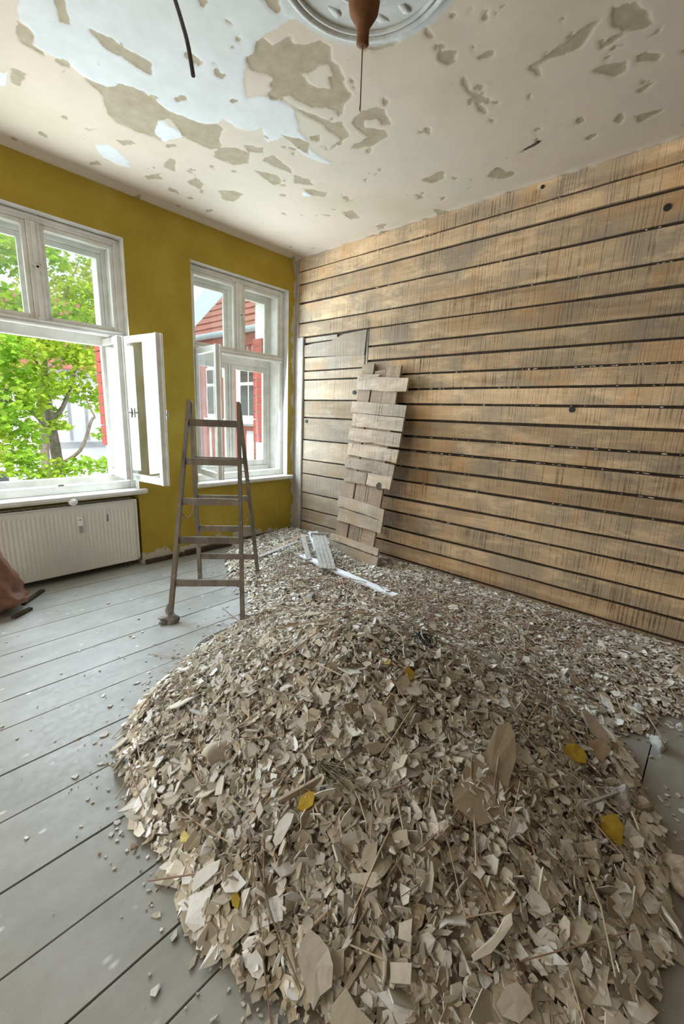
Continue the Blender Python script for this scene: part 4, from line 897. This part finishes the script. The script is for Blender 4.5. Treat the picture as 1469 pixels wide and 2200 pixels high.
sheet('plaster_shard', [(1085,2120),(1105,2112),(1130,2140),(1140,2170),(1110,2200),(1075,2185),(1062,2160)], TB, 'broad grey beige shard at the dark bottom of the heap', 'plaster shard', .05, .010, 0, .8)
sheet('plaster_shard', [(795,1525),(815,1517),(830,1525),(832,1545),(818,1558),(798,1552)], TB, 'rounded beige shard on the upper slope', 'plaster shard', .03, .014, 0, .8)
sheet('plaster_shard', [(690,1498),(700,1490),(712,1492),(708,1515),(695,1522)], TW, 'bright white shard on the upper window side of the heap', 'plaster shard', .03, .006, 0, .6)
sheet('plaster_shard', [(560,1380),(590,1375),(600,1385),(580,1398),(558,1395)], TB, 'beige shard near the ladder side crest', 'plaster shard', .02, .010, 0, .3)
sheet('board_scrap', [(1240,1540),(1246,1535),(1268,1555),(1295,1590),(1300,1612),(1285,1608),(1262,1590)], M['batten'], 'pointed board scrap standing out of the shaded flank', 'board scrap', .06, .02, 0, .8)
sheet('board_scrap', [(1255,1600),(1290,1590),(1305,1620),(1285,1645),(1262,1625)], M['batten'], 'wide board scrap beside the rounded yellow shard', 'board scrap', .035, .02, 0, .6)
# curled paper sheet
pc = on_heap(385, 1530); k = MB(); vs = []; fs = []
for i in range(10):
    t = i/9; a = -1.2+2.6*t
    for j in range(5):
        s_ = j/4; vs.append(pc+np.array((-.04+.09*s_+.012*math.sin(7*t), .05-.11*t, .04+.032*math.sin(a)+.012*s_)))
for i in range(9):
    for j in range(4): fs.append((i*5+j, i*5+j+1, i*5+j+6, i*5+j+5))
k.add(vs, fs, True); o = k.build('paint_sheet', TC); o.modifiers.new('thickness', 'SOLIDIFY').thickness = .003
tag(o, 'curled sheet of old paint on the flank beside the bare floor', 'paint sheet')
pc = on_heap(470, 1630); k = MB(); vs = []; fs = []
for i in range(9):
    t = i/8
    for j in range(6):
        s_ = j/5; vs.append(pc+np.array((-.06+.12*s_, .035-.075*t+.015*math.sin(5*s_), .03+.02*math.sin(3.3*t+2*s_))))
for i in range(8):
    for j in range(5): fs.append((i*6+j, i*6+j+1, i*6+j+7, i*6+j+6))
k.add(vs, fs, True); o = k.build('paint_sheet', TB); o.modifiers.new('thickness', 'SOLIDIFY').thickness = .003
tag(o, 'wavy peeled paint sheet half way down the lit flank', 'paint sheet')

# stones and mortar lumps
def stone_mat(name, a, b):
    t = NT(name); n = t.noise(t.pos(), 22, 6, 0.7); f = t.noise(t.pos(), 90, 3); return t.fin(t.ramp(n, [(0.3, a), (0.6, b), (0.8, tuple(min(1, c*1.25) for c in b))]), 0.92, t.math('ADD', n, f), 0.8, 0.01, 0.15)
SG = stone_mat('grey_mortar', (0.30, 0.29, 0.28), (0.56, 0.555, 0.54)); SB_ = stone_mat('brown_mortar', (0.28, 0.21, 0.15), (0.50, 0.42, 0.33)); SW = stone_mat('white_mortar', (0.36, 0.25, 0.17), (0.74, 0.68, 0.60))
def stone(name, q, rad, seed, m, label, up=.0, amp=.3):
    p = on_heap(*q); return tag(MB().blob(p+np.array((0, 0, up)), rad, seed, amp, 3, True).build(name, m), label, 'stone')
stone('mortar_lump', (1412, 1605), (.085, .045, .040), 4, SG, 'big grey mortar lump on the floor at the edge of the rubble', .02)
stone('mortar_lump', (1462, 1570), (.03, .03, .022), 6, SG, 'small grey lump behind the big mortar lump', .015)
stone('mortar_lump', (1330, 1725), (.055, .05, .035), 9, SG, 'grey stone beside the dull yellow shard', .02)
stone('mortar_lump', (1375, 1740), (.05, .045, .04), 12, SB_, 'brown stone at the shaded edge of the heap', .02)
stone('mortar_lump', (1452, 1890), (.075, .06, .06), 15, SB_, 'dark lump lying at the shaded floor edge', .03)
stone('mortar_lump', (948, 1800), (.035, .032, .055), 18, SW, 'white and brown mortar lump in the middle of the heap', .025)
stone('mortar_lump', (665, 1288), (.06, .05, .035), 21, SG, 'pale lump on the crest behind the heap', .025)
stone('mortar_lump', (692, 1308), (.045, .04, .03), 23, SW, 'second pale lump on the crest beside the reeds', .02)
stone('mortar_lump', (1130, 1475), (.04, .035, .025), 25, SB_, 'round brownish lump at the top of the shaded flank', .02)
stone('mortar_lump', (1215, 1465), (.03, .022, .020), 27, SG, 'grey lump in the flat rubble toward the plank wall', .015)
stone('mortar_lump', (1455, 1450), (.08, .05, .045), 29, SB_, 'tan lump at the far end of the flat rubble', .02)
stone('mortar_lump', (515, 2093), (.024, .022, .030), 31, SW, 'pale lump standing on the floor at the foot of the heap', .02)
stone('mortar_lump', (288, 1822), (.014, .013, .013), 33, SB_, 'small round pebble alone on the bare floor boards', .010)
stone('mortar_lump', (1370, 1525), (.03, .028, .02), 35, SG, 'grey lump above the big mortar lump', .015); stone('mortar_lump', (1290, 1535), (.05, .03, .025), 37, SG, 'grey gritty lump behind the pointed board scrap', .02)
for i in range(160):
    x, y = rng.uniform(1120, 1460), rng.uniform(1440, 1600)
    if y > 1480+(x-1100)*.36: continue
    p = on_heap(x, y); s_ = float(rng.uniform(.010, .022)); lab = f"{'tiny' if s_ < .014 else 'small' if s_ < .018 else 'bigger'} {('grey', 'white', 'pale grey', 'brown')[i % 4]} mortar pebble {nearest(x, y)}"
    if lab in USED: continue
    USED.add(lab); o = MB().blob(p+np.array((0, 0, s_*.4)), (s_, s_*.8, s_*.7), 200+i, .3, 1, True).build('pebble', (SG, SW, SG, SB_)[i % 4])
    tag(o, lab, 'pebble', 'mortar pebbles in the flat rubble')

# straw tufts and wire tangle
def tuft(name, c, dirv, n, L, r_, m, label, cat, spread, seed):
    r = np.random.default_rng(seed); t = empty(name, tuple(c)); tag(t, label, cat); dirv = np.asarray(dirv, float)/np.linalg.norm(dirv)
    for j in range(4):
        k = MB()
        for i in range(n//4):
            d = dirv+r.normal(size=3)*spread; d /= np.linalg.norm(d); b = r.normal(size=3)*.015; p = np.asarray(c)+r.normal(size=3)*.012; l = L*r.uniform(.6, 1.1)
            k.tube([p, p+d*l*.5+b, p+d*l+b*2.2], [r_, r_, r_*.6], 4)
        k.build('straw_strand', m, t)
    return t
STR = plain('grey_green_straw', (0.26, 0.24, 0.16), 0.7, 0.4, 30); WIR = plain('dark_wire', (0.035, 0.035, 0.032), 0.35, 0.3, 40, Metallic=0.6)
tuft('straw_tuft', on_heap(690, 1660)+np.array((0, 0, .03)), (.55, -1.0, -.55), 56, .20, .0019, STR, 'tuft of grey green straw spilling down the middle slope', 'straw tuft', .26, 1)
tuft('straw_tuft', on_heap(870, 1345)+np.array((0, 0, .02)), (.45, -.35, .05), 36, .12, .0016, STR, 'grey straw tuft on the crest beside the wire tangle', 'straw tuft', .35, 2)
wt = empty('wire_tangle', tuple(on_heap(908, 1385))); tag(wt, 'tangled coil of dark wire on the crest of the heap', 'wire'); r = np.random.default_rng(5); c0 = on_heap(908, 1385)+np.array((0, 0, .035))
for j in range(14):
    a = r.normal(size=3); a[2] = abs(a[2])*.35; a[:2] *= .5; a += np.array((.6, -.75, 0.0))*.7; a /= np.linalg.norm(a); u = np.cross(a, (0, 0, 1)); u /= np.linalg.norm(u); v = np.cross(a, u); R_ = r.uniform(.028, .05); o_ = r.normal(size=3)*.014
    MB().tube([c0+o_+u*R_*1.15*math.cos(t)+v*R_*.8*math.sin(t)+a*.012*math.sin(2*t+j) for t in np.linspace(0, 6.0, 26)], .0022 if j < 12 else .0028, 5).build('wire_loop', WIR if j < 12 else M['greycable'], wt)

# ------------------------------------------------------------------ timber scraps in the corner
zb = lambda p, dz: np.array((p[0], p[1], float(hgt(np.array([p[0]]), np.array([p[1]]))[0])+dz))
a, b = px(640, 1190, 2, .11), px(850, 1281, 2, .085); o = MB().bar(a, b, .075, .022, (1, .05, .0)).build('white_batten', M['white_board']); tag(o, 'long white painted batten lying on the rubble in front of the panel', 'batten')
a, b = px(525, 1208, 2, .055), px(652, 1152, 2, .10); o = MB().bar(a, b, .055, .045, (0, 1, .2)).build('timber_batten', M['batten']); tag(o, 'square timber batten lying along the foot of the yellow wall', 'batten')
a, b = px(556, 1196, 2, .10), px(640, 1163, 2, .13); o = MB().bar(a, b, .05, .012, (0, 1, .1)).build('lath_strip', M['lath']); tag(o, 'short flat lath lying on top of the square timber', 'lath')
lt = empty('lath_bundle', tuple(px(700, 1190, 2, .15))); tag(lt, 'grey dusty laths still nailed together leaning over the white batten', 'lath')
la, lb = px(704, 1222, 2, .125), px(684, 1146, 2, .30); sd = np.array((.55, -.83, 0.0))
for j in range(4): MB().bar(la+sd*(j-1.5)*.042, lb+sd*(j-1.5)*.040, .034, .012, sd).build('lath', M['lath'], lt)
MB().bar(lb+(la-lb)*.06-sd*.09, lb+(la-lb)*.04+sd*.11, .05, .014, (0, 0, 1)).build('cross_piece', M['lath'], lt)
a, b = px(664, 1202, 2, .12), px(650, 1150, 2, .27); o = MB().bar(a, b, .05, .014, sd).build('lath_strip', M['lath']); tag(o, 'single grey lath leaning upright beside the lath bundle', 'lath')
a, b = px(688, 1190, 2, .10), px(672, 1143, 2, .24); o = MB().bar(a, b, .11, .012, sd).build('zinc_strip', plain('crumpled_zinc', (0.42, 0.43, 0.44), 0.4, 0.3, 40, 0.6, Metallic=0.5)); tag(o, 'crumpled grey sheet strip between the laths in the corner', 'sheet strip')

# ------------------------------------------------------------------ cables
k = MB(); ctl = [px(x, y, 2, z) for x, y, z in ((640, 1300, .06), (600, 1315, .03), (520, 1338, .012), (460, 1362, .010), (425, 1384, .010), (418, 1399, .012), (440, 1402, .02), (500, 1368, .02), (575, 1343, .035), (620, 1332, .06))]
def smooth(P, n=8):
    P = [np.asarray(p, float) for p in P]; out = []
    for i in range(len(P)-1):
        p0, p1, p2, p3 = P[max(i-1, 0)], P[i], P[i+1], P[min(i+2, len(P)-1)]
        for t in np.linspace(0, 1, n, endpoint=False): out.append(.5*((2*p1)+(-p0+p2)*t+(2*p0-5*p1+4*p2-p3)*t*t+(-p0+3*p1-3*p2+p3)*t**3))
    return out+[P[-1]]
tag(k.tube(smooth(ctl), .0065, 8).build('cable_loop', M['greycable']), 'loop of grey cable lying at the foot of the ladder', 'cable')
cc = [np.array((*px(352, -70, 2, H)[:2], H)), px(362, -38, 2, 3.32), px(376, 0, 2, 3.24), px(392, 52, 2, 3.12), px(404, 98, 2, 3.02), px(415, 163, 2, 2.90)]
tag(MB().tube(smooth(cc), .0085, 8).build('ceiling_cable', plain('old_black_cable', (0.045, 0.032, 0.026), 0.6, 0.3, 40)), 'thick black cable end hanging from the white part of the ceiling', 'cable')
lampm = plain('brown_cloth_cover', (0.15, 0.062, 0.022), 0.8, 0.3, 25)
lp = empty('lamp_outlet', (MED[0], MED[1], H)); tag(lp, 'brown wrapped lamp outlet hanging from the ceiling rosette', 'lamp outlet')
MB().lathe((MED[0], MED[1], 0), [(.02, H-.005), (.035, 3.335), (.060, 3.30), (.066, 3.25), (.060, 3.215), (.036, 3.178), (.027, 3.165), (.025, 3.125), (.027, 3.108), (.012, 3.102)][::-1], 28).build('cover', lampm, lp)
k = MB().tube([(MED[0], MED[1], 3.11), (MED[0]+.002, MED[1]+.001, 3.0), (MED[0], MED[1]-.001, 2.875)], .0028, 6); k.tube([(MED[0], MED[1], 2.895), (MED[0]+.006, MED[1]+.002, 2.868)], .0018, 5); k.tube([(MED[0], MED[1], 2.895), (MED[0]-.006, MED[1]-.002, 2.866)], .0018, 5)
k.build('wire', plain('red_brown_wire', (0.17, 0.07, 0.045), 0.5), lp)
# hole broken into the ceiling near the plank wall
pc = px(1143, 312, 2, H); tag(MB().blob(pc+np.array((0, 0, .004)), (.022, .075, .012), 3, .4, 2, True).build('broken_plaster', M['dark'], ce), None)

# ------------------------------------------------------------------ brown sack and dark slats at the edge of the niche
sk = MB(); c0 = np.array((-3.33, -.36, 0.0)); vs0, fs0 = ICO[4]; vs = []
for x, y, z in vs0:
    h = (z+1)/2; w = (1-h)**.75*.95+.05 if h > .25 else .80+.6*h; n_ = 1+.07*math.sin(9*x+5*z)+.06*math.sin(8*y-7*z+1)+.05*math.sin(15*(x+y)+11*z)
    q = math.hypot(x, y)+1e-6; vs.append(c0+np.array((x/q*min(q*1.25, 1)*.26*w*n_, y/q*min(q*1.25, 1)*.22*w*n_, .008+.66*h**1.15)))
sk.add(vs, fs0, True); o = sk.build('plastic_sack', plain('brown_plastic_sack', (0.17, 0.075, 0.042), 0.38, 0.35, 10, 0.5, 0.5)); tag(o, 'crumpled brown plastic sack beside the radiator', 'sack')
for a, b, l in (((50, 1297), (92, 1268), 'thin dark slat on the floor below the radiator'), ((28, 1327), (66, 1307), 'dark slat at the foot of the brown sack')):
    p, q = px(*a, 2, .012), px(*b, 2, .012); tag(MB().bar(p, q, .035, .02, (0, 1, 0)).build('dark_slat', M['dark']), l, 'slat')

# ------------------------------------------------------------------ outside: yard, side wing, far house, tree
gd = MB().box((-30, 0.8, -9.2), (40, 60, -9.0)).build('ground', plain('yard_ground', (0.30, 0.30, 0.27), 0.9)); tag(gd, 'courtyard ground far below the windows', kind='structure')
hb = empty('half_timbered_house', (4.5, 7.0, -9.0)); tag(hb, 'red and white half timbered house wing with tiled roof outside', 'building')
RT = plain('red_timber', (0.42, 0.10, 0.075), 0.75, 0.12, 8); HW = plain('house_white', (0.86, 0.86, 0.85), 0.85, 0.04, 4); ZN = plain('zinc_gutter', (0.40, 0.46, 0.50), 0.5, 0.1, 6); TL = plain('roof_tile', (0.36, 0.13, 0.10), 0.7, 0.2, 5); WG = plain('dark_house_glass', (0.05, 0.06, 0.055), 0.08, 0.2, 3, 0.0, 0.8)
FX = 4.5; MB().box((FX, 2.0, -9), (FX+5, 11.6, 4.05)).build('facade', HW, hb)
def tim(y0, y1, z0, z1, d=.05): MB().box((FX-d, y0, z0), (FX+.02, y1, z1)).build('timber', RT, hb)
for y0, y1 in ((10.9, 11.6), (9.72, 10.62), (8.0, 8.50), (8.50, 8.86), (5.6, 6.1)): tim(y0, y1, -9, 3.25 if y0 != 8.5 else 2.7)
tim(2.0, 11.6, 3.62, 3.98, .07); tim(2.0, 11.6, 1.02, 1.16, .055); tim(2, 11.6, -2.2, -1.9)
for y in np.arange(2.2, 11.5, .26): MB().box((FX-.06, y, 3.30), (FX+.02, y+.13, 3.62)).build('bracket', RT, hb)
for y in (7.45, 6.85, 9.0, 9.35): tim(y, y+.13, -1.9, 1.02)
k = MB(); k.tube([(FX-.03, 6.9-.7*math.sin(t)*1.0+.0, .35-.9*(1-math.cos(t))) for t in np.linspace(0, 1.3, 8)], .07, 6); k.build('curved_brace', RT, hb)
for yc in (7.22, 9.22, 4.6):
    w = MB().box((FX-.07, yc-.48, 1.36), (FX, yc+.48, 3.04)).build('window', HW, hb)
    for z0, z1 in ((1.50, 2.42), (2.52, 2.96)):
        for s_ in (-1, 1): MB().box((FX-.078, yc+(.03 if s_ > 0 else -.42), z0), (FX-.06, yc+(.42 if s_ > 0 else -.03), z1)).build('pane', WG, w)
    MB().box((FX-.16, yc-.56, 1.24), (FX, yc+.56, 1.36)).build('sill', HW, w)
MB().tube([(FX-.20, 2.0, 4.03), (FX-.20, 11.9, 4.03)], .10, 8).build('gutter', ZN, hb); MB().box((FX-.18, 2, 3.98), (FX+.1, 11.9, 4.12)).build('eave_board', ZN, hb)
rf = MB().add([(4.35, 2, 4.05), (4.35, 11.8, 4.05), (6.4, 12.6, 6.7), (8.4, 9.6, 9.25), (8.4, 2, 9.25), (4.35, 2, 3.95), (4.35, 11.8, 3.95), (6.45, 12.6, 6.6), (8.45, 9.6, 9.15), (8.45, 2, 9.15)],
              [(4, 3, 2, 1, 0), (5, 6, 7, 8, 9), (0, 1, 6, 5), (1, 2, 7, 6), (2, 3, 8, 7), (3, 4, 9, 8), (4, 0, 5, 9)]).build('roof', TL, hb)
sl_ = np.array((1, 0, 1.293)); sl_ /= np.linalg.norm(sl_); nr_ = np.array((-1.293, 0, 1.0)); nr_ /= np.linalg.norm(nr_)
for i in range(16):                                        # tile courses
    p0 = np.array((4.35, 0, 4.05))+sl_*i*.33; ye = 11.0-.115*i*1.0
    MB().add([p0+np.array((0, 2, 0))+nr_*.05, p0+np.array((0, ye, 0))+nr_*.05, p0+sl_*.36+np.array((0, ye, 0))+nr_*.005, p0+sl_*.36+np.array((0, 2, 0))+nr_*.005, p0+np.array((0, 2, 0))-nr_*.01, p0+np.array((0, ye, 0))-nr_*.01], [(0, 3, 2, 1), (0, 1, 5, 4), (1, 2, 5), (0, 4, 3)]).build('tile_course', TL, rf)
MB().add([(4.34, 11.0, 4.08), (4.34, 11.95, 4.08), (6.5, 12.75, 6.86), (8.35, 9.7, 9.3), (8.35, 9.1, 9.3)], [(0, 4, 3, 2, 1)]).build('zinc_verge', plain('verge_zinc', (0.45, 0.58, 0.64), 0.5, .06, 4), rf).modifiers.new('thickness', 'SOLIDIFY').thickness = .03
fb = empty('white_house', (3.0, 16.0, -9.0)); tag(fb, 'white rendered house behind the green tree outside', 'building')
MB().box((-9, 16, -9), (9.5, 22, 3.1)).build('facade', HW, fb); GT = plain('grey_timber', (0.42, 0.44, 0.45), 0.8)
for x in np.arange(1.2, 9, .62): MB().box((x, 15.95, .2), (x+.10, 16.02, 2.2)).build('timber', GT, fb)
MB().box((.9, 15.94, -.1), (9.4, 16.02, .12)).build('timber', GT, fb)
for x, z in ((-.9, -1.6), (-3.2, -1.6), (-.6, 1.2), (-3.0, 1.2)):
    w = MB().box((x-.6, 15.93, z-.75), (x+.6, 16.02, z+.75)).build('window', HW, fb); MB().box((x-.5, 15.92, z-.65), (x+.5, 15.935, z+.65)).build('pane', WG, w)
MB().add([(-9.3, 15.6, 3.0), (9.8, 15.6, 3.0), (9.8, 19, 6.2), (-9.3, 19, 6.2), (-9.3, 22.4, 3.0), (9.8, 22.4, 3.0)], [(0, 1, 2, 3), (3, 2, 5, 4), (0, 3, 4), (1, 5, 2), (0, 4, 5, 1)]).build('roof', TL, fb)

def leaf_mat(name, a, b):
    t = NT(name); c = t.attr('tint').outputs['Color']; n = t.noise(t.pos(), 1.1, 3); c = t.mix(t.ramp(n, [(0.35, 0.0), (0.7, 1.0)]), t.mix(1.0, c, a, 'MULTIPLY'), t.mix(1.0, c, b, 'MULTIPLY'))
    tl = t.n('ShaderNodeBsdfTranslucent'); t.put(tl.inputs[0], c); m = t.n('ShaderNodeMixShader'); m.inputs[0].default_value = .45
    t.fin(c, 0.55, None, spec=.3); t.t.links.new(t.b.outputs[0], m.inputs[1]); t.t.links.new(tl.outputs[0], m.inputs[2]); t.t.links.new(m.outputs[0], t.out.inputs[0]); return t.m
BK = plain('tree_bark', (0.23, 0.19, 0.15), 0.9, 0.3, 12, 0.6)
def tree(label, trunk, limbs, cents, nleaf, lm, seed, size=.06):
    r = np.random.default_rng(seed); t = empty('maple_tree', tuple(trunk[0][:3])); tag(t, label, 'tree')
    MB().tube(smooth([q[:3] for q in trunk], 4), list(np.interp(np.linspace(0, 1, (len(trunk)-1)*4+1), np.linspace(0, 1, len(trunk)), [q[3] for q in trunk])), 10).build('trunk', BK, t)
    for l in limbs:
        P = smooth([q[:3] for q in l], 4); MB().tube(P, list(np.interp(np.linspace(0, 1, len(P)), np.linspace(0, 1, len(l)), [q[3] for q in l])), 7).build('branch', BK, t)
    cs = np.array(cents); w = cs[:, 3]**2; ci = r.choice(len(cs), nleaf, p=w/w.sum()); u = r.normal(size=(nleaf, 3)); u /= np.linalg.norm(u, axis=1)[:, None]; c = cs[ci, :3]+u*(cs[ci, 3]*r.random(nleaf)**.45)[:, None]*np.array((1, 1, .62))
    n = r.normal(size=(nleaf, 3))*.55+np.array((0, 0, 1.0)); n /= np.linalg.norm(n, axis=1)[:, None]; a = np.cross(n, r.normal(size=(nleaf, 3))); a /= np.linalg.norm(a, axis=1)[:, None]; b = np.cross(n, a); S = size*r.uniform(.55, 1.2, nleaf)
    out = np.array([(0, -.75, 0), (.42, -.62, .05), (.95, -.20, -.12), (.48, .08, .06), (.62, .62, -.10), (.18, .42, .05), (0, 1.05, -.16), (-.18, .42, .05), (-.62, .62, -.10), (-.48, .08, .06), (-.95, -.20, -.12), (-.42, -.62, .05)])
    V = c[:, None]+(a[:, None]*out[None, :, :1]+b[:, None]*out[None, :, 1:2]+n[:, None]*out[None, :, 2:])*S[:, None, None]; m_ = len(out)
    F = (np.arange(nleaf)*m_)[:, None]+np.arange(m_)[None]; me = bpy.data.meshes.new('foliage'); me.from_pydata(V.reshape(-1, 3).tolist(), [], F.tolist()); at = me.attributes.new('tint', 'FLOAT_COLOR', 'POINT')
    C4 = np.ones((nleaf, m_, 4), np.float32); C4[:, :, :3] = r.uniform(.7, 1.15, (nleaf, 1, 1)); at.data.foreach_set('color', C4.ravel()); me.materials.append(lm); o = link(bpy.data.objects.new('foliage', me)); o['kind'] = 'stuff'; adopt(o, t)
    return t
T = lambda x, y, d, r_: (*px(x, y, 1, d), r_)
LG = leaf_mat('maple_leaf', (0.36, 0.62, 0.06), (0.62, 0.72, 0.08))
b0 = px(125, 1010, 1, 5.2); trunk = [(b0[0]+.5, 5.2, -9, .16), (b0[0]+.25, 5.2, -4, .13), T(126, 1005, 5.2, .095), T(117, 950, 5.2, .085), T(106, 890, 5.2, .075), T(100, 830, 5.4, .05), T(95, 740, 5.5, .03), T(100, 620, 5.6, .02)]
limbs = [[T(116, 940, 5.2, .05), T(90, 905, 5.0, .042), T(52, 873, 4.7, .036), T(-10, 855, 4.4, .028), T(-80, 820, 4.3, .02)], [T(108, 900, 5.2, .05), T(128, 885, 5.2, .045), T(143, 855, 5.3, .035), T(160, 800, 5.4, .022), T(185, 740, 5.5, .012)],
         [T(122, 1000, 5.2, .03), T(172, 968, 4.9, .032), T(196, 905, 4.8, .026), T(203, 895, 4.8, .02), T(190, 870, 4.8, .012), T(186, 850, 4.8, .006)], [T(100, 830, 5.4, .03), T(70, 760, 5.2, .02), T(30, 690, 5.0, .012), T(-10, 600, 5, .008)], [T(97, 760, 5.5, .02), T(130, 660, 5.6, .014), T(170, 560, 5.7, .008)], [T(52, 873, 4.7, .02), T(30, 840, 4.6, .014), T(-5, 838, 4.6, .01)]]
cents = []
r = np.random.default_rng(12)
for x, y, d, R_ in ((20,760,4.6,.55),(60,730,5.0,.5),(110,745,5.2,.5),(150,760,5.6,.45),(195,790,5.4,.5),(40,830,4.8,.55),(90,820,5.0,.5),(140,830,5.5,.45),(190,850,5.6,.40),(15,900,4.5,.55),(50,930,4.6,.45),(10,980,4.4,.55),(50,1000,4.5,.45),(90,1025,4.6,.35),(140,1010,4.8,.35),(180,1000,4.8,.3),(220,1000,5.0,.3),(115,890,5.4,.25),(130,915,5.0,.22),(215,880,5.2,.25),(-40,850,4.4,.7),(-60,720,4.6,.7),(30,650,5.2,.5),(20,560,5.2,.4),(110,560,5.8,.4),(150,620,5.8,.4),(190,640,5.8,.45),(200,680,5.6,.5),(120,680,5.6,.5),(60,690,5.2,.5),(100,520,6,.35),(180,560,6,.35),(-20,500,5,.5),(225,930,5.2,.25),(70,870,4.7,.3)):
    p = px(x, y, 1, d); cents.append((*p, R_))
tree('bright green maple tree outside the open window', trunk, limbs, cents, 7500, LG, 3, .066)
LP = leaf_mat('pale_leaf', (0.42, 0.55, 0.12), (0.75, 0.70, 0.10)); cents = [(*px(x, y, 1, d), R_) for x, y, d, R_ in ((225,740,11,.9),(180,740,11,.8),(20,790,11,1.0),(-60,700,11,1.2),(90,620,12,.9),(190,600,12,.8),(20,520,12,1.0),(150,500,12,.6))]
b1 = px(60, 700, 1, 11.5); tree('yellowish tree further back behind the maple', [(b1[0], 11.5, -9, .2), (b1[0], 11.5, -2, .14), (b1[0]+.2, 11.5, 3, .10), (b1[0]+.5, 11.7, 6, .05)], [[(b1[0]+.1, 11.5, 2.5, .06), (b1[0]+1.6, 11.4, 3.6, .03), (b1[0]+2.6, 11.2, 4.2, .015)], [(b1[0]+.1, 11.5, 3.0, .05), (b1[0]-1.2, 11.4, 4.0, .03)]], cents, 3500, LP, 8, .085)
